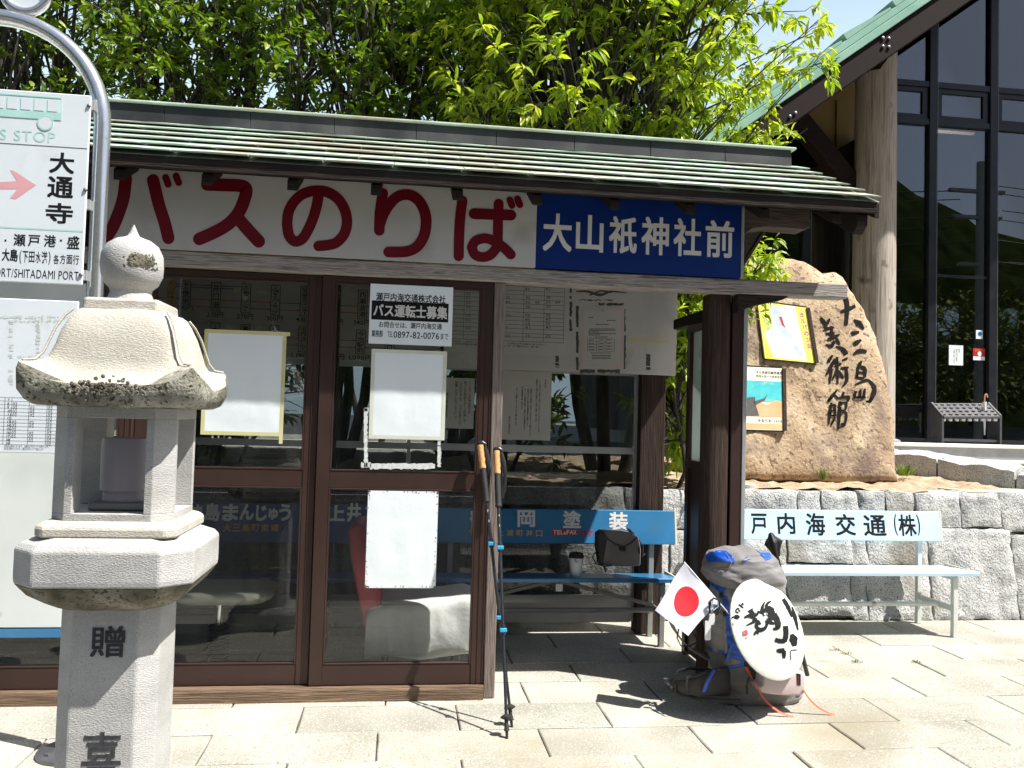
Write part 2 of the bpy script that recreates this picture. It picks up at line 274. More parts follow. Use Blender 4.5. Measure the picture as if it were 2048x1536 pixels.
class MB:
    def __init__(s): s.v = []; s.f = []; s.t = []
    def add(s, vs, fs, tone=.5):
        o = len(s.v); s.v += [tuple(p) for p in vs]
        for f in fs: s.f.append(tuple(i+o for i in f)); s.t.append(tone)
    def box(s, x0, x1, y0, y1, z0, z1, tone=.5):
        s.add([(x0, y0, z0), (x1, y0, z0), (x1, y1, z0), (x0, y1, z0), (x0, y0, z1), (x1, y0, z1), (x1, y1, z1), (x0, y1, z1)],
              [(0, 3, 2, 1), (4, 5, 6, 7), (0, 1, 5, 4), (1, 2, 6, 5), (2, 3, 7, 6), (3, 0, 4, 7)], tone); return s
    def beam(s, p, q, w_, h, up=Z):
        p, q = Vector(p), Vector(q); d = (q-p).normalized(); a = d.cross(up).normalized()*w_/2; b = a.cross(d).normalized()*h/2
        vs = [p-a-b, p+a-b, p+a+b, p-a+b, q-a-b, q+a-b, q+a+b, q-a+b]
        s.add(vs, [(0, 3, 2, 1), (4, 5, 6, 7), (0, 1, 5, 4), (1, 2, 6, 5), (2, 3, 7, 6), (3, 0, 4, 7)]); return s
    def tube(s, pts, r, n=8, flat=1., up=None):
        pts = [Vector(p) for p in pts]; k = len(pts); rs = r if isinstance(r, (list, tuple)) else [r]*k
        a = None; rings = []
        for i, p in enumerate(pts):
            d = (pts[min(i+1, k-1)]-pts[max(i-1, 0)]).normalized()
            if a is None:
                u = up or (Z if abs(d.z) < .9 else X); a = d.cross(u).normalized()
            a = (a-d*a.dot(d)).normalized(); b = d.cross(a)
            rings.append([p+a*(rs[i]*cos(2*pi*j/n))+b*(rs[i]*flat*sin(2*pi*j/n)) for j in range(n)])
        s.loft(rings); return s
    def loft(s, rings, cap=True, tone=.5):
        n = len(rings[0]); vs = [p for r_ in rings for p in r_]; fs = []
        for i in range(len(rings)-1):
            for j in range(n):
                fs.append((i*n+j, i*n+(j+1) % n, (i+1)*n+(j+1) % n, (i+1)*n+j))
        if cap: fs += [tuple(range(n))[::-1], tuple((len(rings)-1)*n+j for j in range(n))]
        s.add(vs, fs, tone); return s
    def lathe(s, prof, c, n=32, ax=None):
        c = Vector(c); a, b, d = ax or (X, Y_, Z)
        s.loft([[c+a*(r*cos(2*pi*j/n))+b*(r*sin(2*pi*j/n))+d*z for j in range(n)] for r, z in prof]); return s
    def prism(s, poly, depth, f=None):
        """poly: world points; extruded by vector depth"""
        poly = [Vector(p) for p in poly]; n = len(poly); dv = Vector(depth)
        s.add(poly+[p+dv for p in poly], [tuple(range(n)), tuple(range(n, 2*n))[::-1]]+[(i, i+n, (i+1) % n+n, (i+1) % n) for i in range(n)]); return s
    def quad(s, x0, x1, z0, z1, Y): s.add([(x0, Y, z0), (x1, Y, z0), (x1, Y, z1), (x0, Y, z1)], [(0, 1, 2, 3)]); return s
    # lettering on upright planes facing the street
    def gbox(s, ch, b, Y, off=.03):
        """one character filling the image box b on the plane at depth Y"""
        vs, fs = glyph(ch, off); xs = [v[0] for v in vs]; ys = [v[1] for v in vs]
        p = V(b[0], (b[1]+b[3])/2, Y); q = V(b[2], (b[1]+b[3])/2, Y); z1 = V((b[0]+b[2])/2, b[1], Y).z; z0 = V((b[0]+b[2])/2, b[3], Y).z
        s.add([(p.x+(q.x-p.x)*(x-min(xs))/(max(xs)-min(xs)), Y, z0+(z1-z0)*(y-min(ys))/(max(ys)-min(ys))) for x, y in vs], fs); return s
    def line(s, st, x0, x1, zc, h, Y, off=0., slope=0.):
        """a line of writing from x0 to x1 (world), centred on height zc, em height h"""
        a = []; cur = 0
        for ch in st:
            if ch == ' ': cur += .35; continue
            if ch == '　': cur += 1; continue
            vs, fs = glyph(ch, off); wd = 1. if ord(ch) > 0x2E7F else max(v[0] for v in vs)+.06
            a.append((cur, vs, fs)); cur += wd
        k = (x1-x0)/cur
        for c, vs, fs in a:
            s.add([(x0+(c+x)*k, Y, zc+(y-.38)*h+slope*(c*k)) for x, y in vs], fs)
        return s
    def col(s, st, xc, z1, pitch, wd, Y, off=0.):
        """a column of upright writing"""
        for i, ch in enumerate(st):
            if ch in ' 　': continue
            vs, fs = glyph(ch, off)
            mx = .5 if ord(ch) > 0x2E7F else .3
            rot = ch in 'ー'
            s.add([((xc+(y-.38)*wd, Y, z1-(i+.5)*pitch-(x-.5)*pitch) if rot else (xc+(x-mx)*wd, Y, z1-(i+.5)*pitch+(y-.38)*pitch)) for x, y in vs], fs)
        return s
    def stroke(s, pts, wd, P, n=(0, -1, 0), sub=4, taper=None):
        """a brush or rounded stroke through 2-D points, mapped to the world by P(u, v)"""
        pts = [Vector(p) for p in pts]
        if len(pts) > 2 and sub > 1:
            q = []; k = len(pts)
            for i in range(k-1):
                a, b, c, d = pts[max(i-1, 0)], pts[i], pts[i+1], pts[min(i+2, k-1)]
                for j in range(sub):
                    t = j/sub
                    q.append(.5*((2*b)+(c-a)*t+(2*a-5*b+4*c-d)*t*t+(3*b-a-3*c+d)*t**3))
            pts = q+[pts[-1]]
        k = len(pts); Lr = []; Rr = []
        for i, p in enumerate(pts):
            d = (pts[min(i+1, k-1)]-pts[max(i-1, 0)]).normalized(); nn = Vector((-d.y, d.x))
            wi = wd/2
            if taper: wi = wd/2*(taper[0]+(taper[1]-taper[0])*i/(k-1)) if len(taper) == 2 else wd/2*(taper[0]*(1-2*i/(k-1))+taper[1]*2*i/(k-1) if i < (k-1)/2 else taper[1]*(2-2*i/(k-1))+taper[2]*(2*i/(k-1)-1))
            Lr.append(p+nn*wi); Rr.append(p-nn*wi)
        vs = []; fs = []
        for i in range(k): vs += [P(*Lr[i]), P(*Rr[i])]
        for i in range(k-1): fs.append((2*i, 2*i+1, 2*i+3, 2*i+2))
        for e, (p, a, b) in enumerate(((pts[0], Lr[0], Rr[0]), (pts[-1], Rr[-1], Lr[-1]))):
            o = len(vs); r0 = (a-p); N = 8; vs.append(P(*p))
            for j in range(N+1):
                an = pi*j/N; vs.append(P(*(p+Vector((r0.x*cos(an)-r0.y*sin(an), r0.x*sin(an)+r0.y*cos(an))))))
            for j in range(N): fs.append((o, o+1+j, o+2+j))
        s.add(vs, fs); return s
    def build(s, name, mat, parent=None, bevel=0., seg=1, smooth=None, origin=None, fix=True):
        me = bpy.data.meshes.new(name)
        xs = list(zip(*s.v)); o = Vector(origin) if origin else Vector(((min(xs[0])+max(xs[0]))/2, (min(xs[1])+max(xs[1]))/2, min(xs[2])))
        me.from_pydata([(a-o.x, b-o.y, c-o.z) for a, b, c in s.v], [], s.f)
        at = me.attributes.new('tone', 'FLOAT', 'FACE'); at.data.foreach_set('value', s.t)
        if bevel or fix:
            bm = bmesh.new(); bm.from_mesh(me)
            if fix: bmesh.ops.recalc_face_normals(bm, faces=bm.faces)
            if bevel:
                es = [e for e in bm.edges if len(e.link_faces) == 2 and e.calc_face_angle(0) > .5]
                bmesh.ops.bevel(bm, geom=es, offset=bevel, segments=seg, affect='EDGES', clamp_overlap=True, profile=.5)
            bm.to_mesh(me); bm.free()
        if smooth is not None:
            me.polygons.foreach_set('use_smooth', [True]*len(me.polygons)); me.set_sharp_from_angle(angle=RD(smooth))
        me.materials.append(MATS[mat] if isinstance(mat, str) else mat)
        ob = bpy.data.objects.new(name, me); COL.objects.link(ob); ob.location = o
        if parent:
            ob.parent = parent; ob.matrix_parent_inverse = Matrix.Translation(-world_loc(parent))
        return ob
def world_loc(o):
    l = Vector(o.location); p = o
    return l
def tag(o, label, cat, group=None):
    o['label'] = label; o['category'] = cat
    if group: o['group'] = group
    return o
def thing(name, label, cat, loc, group=None):
    o = bpy.data.objects.new(name, None); COL.objects.link(o); o.location = loc; o.empty_display_size = .1
    return tag(o, label, cat, group)
def struct(o, kind='structure'): o['kind'] = kind; return o
def sub(ob, parent):
    """re-parent ob as a sub-part of a part"""
    ob.parent = parent; ob.matrix_parent_inverse = Matrix.Identity(4)
    root = parent.parent
    ob.matrix_parent_inverse = Matrix.Translation(-Vector(parent.location)); return ob
def fbm(p, s=1., o=4): return noise.fractal(Vector(p)*s, 1., 2., o)

# ================================================================== SETTING: ground, paving, soil, steps
g = MB(); g.add([(-600, -600, -.16), (600, -600, -.16), (600, 600, -.16), (-600, 600, -.16)], [(0, 1, 2, 3)])
struct(g.build('ground', 'asphalt'))
g = MB(); g.add([(-60, -8.5, -.15), (60, -8.5, -.15), (60, 2.05, -.15), (-60, 2.05, -.15)], [(0, 1, 2, 3)]); struct(g.build('road', 'asphalt'))
g = MB(); g.add([(-60, 1.45, -.146), (60, 1.45, -.146), (60, 1.60, -.146), (-60, 1.60, -.146)], [(0, 1, 2, 3)]); struct(g.build('road_line', 'plastic_white'))
g = MB(); g.add([(-60, -7.9, -.146), (60, -7.9, -.146), (60, -7.75, -.146), (-60, -7.75, -.146)], [(0, 1, 2, 3)]); struct(g.build('road_line', 'plastic_white'))
g = MB(); g.box(-60, 60, 2.052, 2.19, -.16, -.002); struct(g.build('kerb', 'step_granite', bevel=.01))
g = MB(); g.box(-60, 60, -11, -8.52, -.16, -.0); struct(g.build('far_pavement', 'concrete'))
g = MB(); g.box(-12, 12, 2.192, 5.9, -.155, -.012); struct(g.build('paving_bed', 'joint_dirt'))
pv = MB(); rows = [3.525-.325*i for i in range(4, 0, -1)]+[3.525, 3.845, 4.187, 4.52, 4.85, 5.17, 5.5, 5.86]
ri = rows.index(3.525)
for r in range(len(rows)-1):
    y0, y1 = rows[r], rows[r+1]
    off = .664 if (r-ri) % 2 == 0 else .306
    k = int((-8-off)/.7)
    x = off+.7*k
    xs = []
    while x < 9: xs.append(x+random.uniform(-.02, .02)); x += .7
    for a, b in zip(xs, xs[1:]):
        e = .0035; j = lambda: random.uniform(-.0025, .0025); h = random.uniform(-.002, .002); T = random.random()
        n = 6
        top = []
        P = []
        # outline with a slightly uneven, worn edge
        loop = [(a+e+(b-a-2*e)*i/n, y0+e+j()) for i in range(n)]+[(b-e+j(), y0+e+(y1-y0-2*e)*i/3) for i in range(3)]+[(b-e-(b-a-2*e)*i/n, y1-e+j()) for i in range(n)]+[(a+e+j(), y1-e-(y1-y0-2*e)*i/3) for i in range(3)]
        cx, cy = (a+b)/2, (y0+y1)/2
        t1 = [(x_, y_, -.04) for x_, y_ in loop]; t2 = [(x_, y_, h-.004) for x_, y_ in loop]
        t3 = [(x_+(.005 if x_ < cx else -.005), y_+(.005 if y_ < cy else -.005), h) for x_, y_ in loop]
        pv.loft([t1, t2, t3], tone=T)
struct(pv.build('pavement', 'granite_paver', fix=False))

# soil bed behind the wall
sb = MB(); nx, ny = 220, 50
for i in range(nx+1):
    for j in range(ny+1):
        x = -7+11.8*i/nx; y = 6.03+2.6*j/ny
        z = .915+.055*min(1, (y-5.95)/.9)+.05*max(0, min(1, (y-6.5)/1.5))+.03*fbm((x, y, 0), 2.2)+.03*fbm((x, y, 3), 7)
        sb.v.append((x, y, z))
for i in range(nx):
    for j in range(ny):
        a = i*(ny+1)+j; sb.f.append((a, a+ny+1, a+ny+2, a+1)); sb.t.append(.5)
struct(sb.build('soil_bed', 'soil', smooth=60, fix=False))
g = MB(); g.box(-14, 4.2, 8.5, 16, .6, .98); struct(g.build('terrace', 'concrete'))

# ================================================================== STONE RETAINING WALL
sw = MB()
def stone(x0, x1, z0, z1, seed, y=5.83, d=.2):
    n, m = max(4, int((x1-x0)/.03)), max(4, int((z1-z0)/.03)); e = .003; T = random.random(); gr = []
    tl = random.uniform(-.02, .02)
    for i in range(n+1):
        for j in range(m+1):
            u, v = i/n, j/m; x = x0+e+(x1-x0-2*e)*u; z = z0+e+(z1-z0-2*e)*v
            ed = min(min(u, 1-u)*(x1-x0), min(v, 1-v)*(z1-z0)); k = min(1, ed/.03)
            b = .012*(1-(1-k)**3)+.018*fbm((x+seed, z, seed), 5)*k+.012*fbm((x, z, seed), 18)+.006*fbm((x, z, seed), 45)
            jx = .02*fbm((x*5, z*5, seed+9), 1)*(1 if 0 < u < 1 else .9)
            gr.append((x+jx, y-b+tl*(v-.5), z+.014*fbm((x*5, z*5, seed+4), 1)))
    gr = [(x, yy+.16*z, z) for x, yy, z in gr]; y = y+.12
    o = len(sw.v); sw.v += gr
    for i in range(n):
        for j in range(m):
            a = o+i*(m+1)+j; sw.f.append((a, a+m+1, a+m+2, a+1)); sw.t.append(T)
    bd = [o+i*(m+1) for i in range(n+1)]+[o+n*(m+1)+j for j in range(1, m+1)]+[o+i*(m+1)+m for i in range(n-1, -1, -1)]+[o+j for j in range(m-1, 0, -1)]
    o2 = len(sw.v)
    for q in bd: sw.v.append((sw.v[q][0], y+d, sw.v[q][2]))
    for i in range(len(bd)): sw.f.append((bd[i], o2+i, o2+(i+1) % len(bd), bd[(i+1) % len(bd)])); sw.t.append(T)
layout = [(3.93, 4.62, .0, .66), (3.86, 4.22, .665, .925), (4.225, 4.55, .665, .93), (4.555, 5.1, .63, .94), (4.625, 5.3, .0, .625), (5.11, 5.7, .63, .94), (5.31, 5.9, 0, .625),
          (2.45, 2.93, .70, .92), (2.935, 3.10, .70, .92), (3.105, 3.40, .69, .92), (3.405, 3.62, .69, .92), (3.625, 3.855, .67, .925),
          (2.42, 2.82, .36, .695), (2.825, 3.32, .40, .685), (3.325, 3.45, .36, .685), (3.455, 3.92, .36, .665),
          (2.40, 2.70, .0, .355), (2.705, 3.30, .03, .395), (3.305, 3.42, 0, .355), (3.425, 3.92, 0, .355)]
rr = random.Random(4)
for z0, z1 in ((0, .3), (.305, .62), (.625, .915)):
    x = -6.
    while x < 2.39:
        wd = rr.uniform(.3, .62); x1 = min(2.395, x+wd)
        if 2.395-x1 < .15: x1 = 2.395
        layout.append((x+.003, x1, z0, z1)); x = x1
for i, s_ in enumerate(layout): stone(*s_, i*3.7)
sw.prism([(-6, 5.90, 0), (-6, 6.10, 0), (-6, 6.16, .885), (-6, 6.03, .885)], (11.9, 0, 0))
tag(sw.build('stone_retaining_wall', 'wall_granite', smooth=50), 'grey granite block retaining wall behind the benches, holding up the soil bed', 'wall')

# edging stones that slope down right of the boulder
def rough_block(name, pts_top, thick, seed, mat='wall_granite', rough=.03):
    m = MB(); n = len(pts_top)
    a, b, c, d = [Vector(p) for p in pts_top]; N, K = 14, 7; ix = {}
    for i in range(N+1):
        for j in range(K+1):
            p = (a.lerp(b, i/N)).lerp(d.lerp(c, i/N), j/K)
            p += Vector((rough*.6*fbm(p+Vector((seed, 0, 0)), 6), rough*.6*fbm(p+Vector((0, seed, 0)), 6), rough*fbm(p+Vector((0, 0, seed)), 5)))
            if i in (0, N) or j in (0, K): p.z -= .018
            ix[i, j] = len(m.v); m.v.append(tuple(p))
    for i in range(N):
        for j in range(K): m.f.append((ix[i, j], ix[i+1, j], ix[i+1, j+1], ix[i, j+1])); m.t.append(.5)
    bd = [ix[i, 0] for i in range(N+1)]+[ix[N, j] for j in range(1, K+1)]+[ix[i, K] for i in range(N-1, -1, -1)]+[ix[0, j] for j in range(K-1, 0, -1)]
    o = len(m.v)
    for q in bd:
        v = m.v[q]; m.v.append((v[0]+.02*fbm(v, 9), v[1]+.02*fbm((v[1], v[0], 1), 9), v[2]-thick))
    for i in range(len(bd)): m.f.append((bd[i], bd[(i+1) % len(bd)], o+(i+1) % len(bd), o+i)); m.t.append(.5)
    return m.build(name, mat, smooth=45)
edge = [((4.25, 7.35, 1.20), (4.62, 6.85, 1.16)), ((4.63, 6.83, 1.155), (5.02, 6.42, 1.09)), ((5.03, 6.40, 1.08), (5.5, 6.05, 1.0)), ((5.51, 6.04, .99), (6.1, 5.9, .97))]
lab = ['rough grey edging stone right beside the boulder, highest of the sloping row', 'second rough edging stone down from the boulder in the sloping row', 'third rough edging stone in the sloping row, near the wall top', 'lowest edging stone at the right end of the sloping row']
for i, (p, q) in enumerate(edge):
    p, q = Vector(p), Vector(q); nrm = Vector((.62, .55, .02))*.62
    tag(rough_block('edging_stone', (p, q, q+nrm, p+nrm), .22, i*5.+1), lab[i], 'stone', 'rough edging stones beside the soil bed')

# steps and floor of the museum
m = MB(); m.box(4.3, 14, 8.62, 30, .7, 1.23); struct(m.build('museum_floor', 'step_granite'))
st = thing('stone_steps', 'low granite steps with pale nosing along the museum front', 'steps', (8, 8.2, .9))
m = MB(); m.box(4.32, 14, 8.50, 8.615, .80, 1.205); m.build('riser', 'step_granite', st)
m = MB(); m.box(4.32, 14, 8.12, 8.495, .75, 1.055); m.build('riser', 'step_granite', st)
m = MB(); m.box(4.32, 14, 8.47, 8.9, 1.208, 1.243); m.build('nosing', 'step_nosing', st, bevel=.006)
m = MB(); m.box(4.32, 14, 8.09, 8.495, 1.058, 1.085); m.build('nosing', 'step_nosing', st, bevel=.006)
m = MB(); m.box(4.3, 14, 5.98, 8.115, .6, .93); struct(m.build('museum_forecourt', 'concrete'))

# ================================================================== BUS SHELTER
sh = thing('bus_shelter', 'timber bus shelter with green copper roof and brown glazed sliding doors', 'bus shelter', (-.6, 4.9, 0))
F = 4.265
XL, XR = -3.4, 1.77
# roof: six stepped copper courses on the street slope, plain back slope
EY, EZ, RY, RZ, RX = 3.975, 2.545, 4.9, 2.985, 2.375
rf = MB(); rx0 = -4.1
nrm = Vector((0, -(RZ-EZ), RY-EY)).normalized(); sl_ = Vector((0, RY-EY, RZ-EZ))
for k in range(6):
    a = Vector((0, EY, EZ))+sl_*(k/6); b = Vector((0, EY, EZ))+sl_*((k+1)/6+.012)
    x = rx0+(.165 if k % 2 else 0)-.33
    bounds = []
    while x < RX-.02:
        x1 = min(x+.335+random.uniform(-.008, .008), RX)
        if x1 > rx0: bounds.append((max(x, rx0), x1))
        x = x1
    for x0, x1 in bounds:
        e_unused, l1, l2 = 0, .021+random.uniform(-.001, .002), .021+random.uniform(-.001, .002)
        T = random.random(); e = .002
        A0 = a+nrm*l1; A1 = a+nrm*l2; B = b+nrm*.003
        q = [(x0+e, A0.y, A0.z), (x1-e, A1.y, A1.z), (x1-e, B.y, B.z), (x0+e, B.y, B.z)]
        xm = (x0+x1)/2; am = a+nrm*((l1+l2)/2+.0025)
        q2 = [Vector(p)-nrm*.0025 for p in q]
        ln = a+nrm*.0165; bk_ = a+nrm*.006+sl_.normalized()*.05
        lo = [(x0+e, ln.y, ln.z), (x1-e, ln.y, ln.z)]
        vs = [q[0], (xm, am.y, am.z), q[1], q[2], q[3], *lo, (xm, ln.y, ln.z), (x0+e, bk_.y, bk_.z), (x1-e, bk_.y, bk_.z)]
        rf.add(vs, [(0, 1, 3, 4), (1, 2, 3), (5, 7, 1, 0), (7, 6, 2, 1), (6, 9, 3, 2), (5, 0, 4, 8), (5, 8, 9, 6, 7)], T)
rf.add([(rx0, EY+.01, EZ-.006), (RX-.004, EY+.01, EZ-.006), (RX-.004, RY, RZ-.004), (rx0, RY, RZ-.004)], [(0, 1, 2, 3)], .1)
by = 2*RY-EY
rf.add([(rx0, RY, RZ), (RX, RY, RZ), (RX, by, EZ), (rx0, by, EZ)], [(0, 1, 2, 3)], .4)
roof = rf.build('roof', 'copper_green', sh, fix=False, smooth=25)
# ridge box with green capping, in sheet lengths
rg = MB(); x = rx0
xr = 2.30
while x < xr:
    x1 = min(x+.46, xr)
    rg.prism([(x+.001, RY-.075, RZ-.02), (x+.001, RY-.066, RZ+.078), (x+.001, RY+.066, RZ+.078), (x+.001, RY+.075, RZ-.02)], (x1-x-.002, 0, 0)); x = x1
rg.build('ridge_cap', 'ridge_metal', roof, bevel=.002)
m = MB(); m.box(rx0-.02, xr+.025, RY-.085, RY+.085, RZ+.079, RZ+.093); m.build('ridge_capping', 'copper_green', roof, bevel=.004)
# soffit boards, fascia, verge board
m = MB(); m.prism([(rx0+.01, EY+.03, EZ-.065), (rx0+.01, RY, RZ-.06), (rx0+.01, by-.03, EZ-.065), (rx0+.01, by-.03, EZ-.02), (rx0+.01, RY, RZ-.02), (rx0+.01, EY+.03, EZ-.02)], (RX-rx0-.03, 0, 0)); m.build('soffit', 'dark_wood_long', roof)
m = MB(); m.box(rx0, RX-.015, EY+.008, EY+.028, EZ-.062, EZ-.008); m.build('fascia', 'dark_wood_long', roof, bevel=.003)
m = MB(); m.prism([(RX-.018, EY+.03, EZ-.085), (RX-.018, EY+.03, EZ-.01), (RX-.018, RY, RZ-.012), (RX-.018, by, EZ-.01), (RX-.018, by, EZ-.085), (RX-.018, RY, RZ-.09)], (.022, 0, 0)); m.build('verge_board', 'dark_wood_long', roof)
# rafters
for i in range(15):
    x = -3.25+.385*i
    if x > 2.3: break
    m = MB(); d = (RZ-EZ)/(RY-EY)
    m.prism([(x, EY+.05, EZ-.118), (x, EY+.05, EZ-.066), (x, RY, RZ-.061), (x, RY, RZ-.12)], (.05, 0, 0)); m.build('rafter', 'dark_wood_long', sh, bevel=.003)
m = MB(); m.prism([(2.27, EY+.09, EZ-.16), (2.27, EY+.04, EZ-.12), (2.27, EY+.04, EZ-.067), (2.27, RY, RZ-.075), (2.27, RY, RZ-.16)], (.055, 0, 0)); m.build('rafter', 'dark_wood_long', sh, bevel=.003)
# top plate with carved end, behind the sign
m = MB(); zt, zb = 2.605, 2.462
prof = [(XL, zb), (1.80, zb-.06), (1.83, zb-.10)]
prof = [(XL, 4.32, zb-.10), (1.79, 4.32, zb-.10), (1.80, 4.32, zb-.05), (1.84, 4.32, zb-.015), (1.93, 4.32, zb), (2.14, 4.32, zb-.005), (2.17, 4.32, zb+.01), (2.175, 4.32, zb+.05), (2.165, 4.32, zb+.06), (2.17, 4.32, zt-.02), (2.16, 4.32, zt), (XL, 4.32, zt)]
m.prism(prof, (0, .12, 0)); m.build('top_plate', 'plate_wood', sh, bevel=.005)
m = MB(); m.prism([(a, 5.42, c) for a, b, c in prof], (0, .12, 0)); m.build('top_plate', 'plate_wood', sh, bevel=.005)
for x in (-2.4, -.4, 1.6):
    m = MB(); m.box(x, x+.11, 4.43, 5.42, 2.36, 2.46); m.build('tie_beam', 'dark_wood', sh, bevel=.004)
# lower lintel beam
m = MB(); N = 40
rings = []
for i in range(N+1):
    x = XL+(2.345-XL)*i/N; dz = .004*fbm((x, 0, 0), 1.5)
    rings.append([(x, 4.243, 2.088+dz), (x, 4.25, 2.082+dz), (x, 4.335, 2.082+dz), (x, 4.335, 2.158+dz), (x, 4.25, 2.158+dz), (x, 4.243, 2.152+dz)])
m.loft(rings); m.build('lintel_beam', 'old_wood', sh)
# posts and sill
m = MB(); m.box(.456, .512, 4.262, 4.33, 0, 2.081); m.build('front_post', 'old_wood_upright', sh, bevel=.004)
m = MB(); rings = []
for i in range(25):
    z = 2.081*i/24; rings.append([(1.668+.066*c*(1+.02*fbm((j, z, 2), 1)), 4.368+.066*s_*(1+.02*fbm((j, z, 5), 1)), z) for j, (c, s_) in enumerate(
        [(max(-1, min(1, 1.18*cos(2*pi*(j+.5)/20))), max(-1, min(1, 1.18*sin(2*pi*(j+.5)/20)))) for j in range(20)])])
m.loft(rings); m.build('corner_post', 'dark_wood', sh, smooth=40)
for x in (1.60, -.55, -2.6):
    m = MB(); m.box(x-.02, x+.15, 5.475, 5.60, 0, 2.36); m.build('rear_post', 'dark_wood', sh, bevel=.005)
m = MB(); rings = []
for i in range(61):
    x = XL+(.455-XL)*i/60; w_ = .004*fbm((x, 1, 1), 5)
    rings.append([(x, 4.240+w_, 0), (x, 4.240+w_*.5, .052), (x, 4.246, .066+w_*.4), (x, 4.335, .066), (x, 4.335, 0)])
m.loft(rings); m.build('sill', 'sill_wood', sh)
m = MB(); m.prism([(1.74, 4.25, 2.08), (2.02, 4.25, 2.08), (1.99, 4.25, 2.062), (1.82, 4.25, 2.02), (1.74, 4.25, 1.985)], (0, .07, 0)); m.build('bracket', 'dark_wood_long', sh, bevel=.003)
# the right end: narrow glazed side screen
m = MB(); m.box(1.738, 1.797, 4.31, 4.36, 0, 2.05); m.build('side_screen_stile', 'brown_aluminium', sh, bevel=.003)
m = MB(); m.box(1.799, 1.820, 4.305, 4.33, 0, 2.06); m.build('side_screen_strip', 'grey_aluminium', sh, bevel=.002)
ss = MB(); ss.box(1.742, 1.792, 4.37, 5.04, 1.12, 1.17); ss.box(1.742, 1.792, 4.37, 5.04, 1.95, 1.99); ss.box(1.742, 1.792, 4.99, 5.04, 0, 1.118); ss.box(1.742, 1.792, 4.99, 5.04, 1.172, 1.948)
scr = ss.build('side_screen_frame', 'brown_aluminium', sh)
m = MB(); m.box(1.763, 1.769, 4.375, 4.985, 1.172, 1.948); m.build('side_glass', 'side_glass', scr)
m = MB(); m.box(1.755, 1.777, 4.375, 4.985, .02, 1.118); m.build('side_panel', 'brown_aluminium', scr)
m = MB(); m.beam((1.77, 4.44, 2.03), (1.77, 5.32, 2.03), .06, .065); m.build('side_rail', 'dark_wood_long', sh, bevel=.006)
# sliding doors
def door(x0, x1, y, sheet=False):
    d = MB(); st_ = .062
    d.box(x0, x0+st_, y, y+.035, .07, 2.078); d.box(x1-st_, x1, y, y+.035, .07, 2.078)
    d.box(x0+st_, x1-st_, y+.004, y+.033, .07, .168); d.box(x0+st_, x1-st_, y+.004, y+.033, 1.03, 1.112); d.box(x0+st_, x1-st_, y+.004, y+.033, 2.045, 2.078)
    # raised glazing beads and the grooves of the stiles
    for a, b in ((.168, 1.03), (1.112, 2.045)):
        d.box(x0+st_+.001, x0+st_+.010, y+.001, y+.03, a+.001, b-.001); d.box(x1-st_-.010, x1-st_-.001, y+.001, y+.03, a+.001, b-.001)
        d.box(x0+st_+.011, x1-st_-.011, y+.002, y+.03, a+.001, a+.009); d.box(x0+st_+.011, x1-st_-.011, y+.002, y+.03, b-.009, b-.001)
    d.box(x1-st_*.55, x1-st_*.48, y-.004, y-.0005, .075, 2.07); d.box(x1-.008, x1-.002, y-.004, y-.0005, .075, 2.07)
    fr = d.build('sliding_door', 'brown_aluminium', sh, bevel=.0015)
    for a, b in ((.17, 1.028), (1.114, 2.043)):
        m = MB(); m.box(x0+st_-.004, x1-st_+.004, y+.016, y+.020, a-.004, b+.004); m.build('glass_pane', 'shelter_glass', fr)
door(-.398, .452, 4.268); door(-1.262, -.402, 4.290); door(-2.13, -1.265, 4.268); door(-2.99, -2.14, 4.29)
DG = 4.266            # plane on which sheets stick to the glass of the front door
m = MB(); m.box(-2.9, -1.43, 4.252, 4.262, .36, 1.98); ob = m.build('wall_sheet', 'metal_sheet', sh, bevel=.003); ob['label'] = 'stained pale metal sheet covering the left door'
m = MB(); m.box(-2.9, -1.43, 4.250, 4.263, .315, .355); m.build('wall_sheet_trim', 'bench_blue', sh)
# rear wall: aluminium glazing above a kick board
rw = MB(); zz = [(.19, .24), (1.175, 1.218), (1.70, 1.74), (2.33, 2.36)]
for a, b in zz: rw.box(XL, 1.563, 5.552, 5.585, a, b)
for x in (1.564, .05, -1.45, -2.95): rw.box(x, x+.026, 5.545, 5.59, .07, 2.36)
rwo = rw.build('rear_frame', 'grey_aluminium', sh)
for x0, x1 in ((.078, 1.562), (-1.422, .048), (-2.9, -1.452)):
    for a, b in ((.242, 1.173), (1.22, 1.698)):
        m = MB(); m.box(x0, x1, 5.565, 5.570, a, b); m.build('rear_glass', 'rear_glass', rwo)
m = MB(); m.box(XL, 1.56, 5.56, 5.58, .06, .188); m.build('kick_board', 'board_white', sh)
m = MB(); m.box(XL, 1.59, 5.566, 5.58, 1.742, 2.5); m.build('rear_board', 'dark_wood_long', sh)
m = MB(); m.box(XL, XL+.05, 4.3, 5.58, 0, 2.5); m.build('end_wall', 'dark_wood_long', sh)

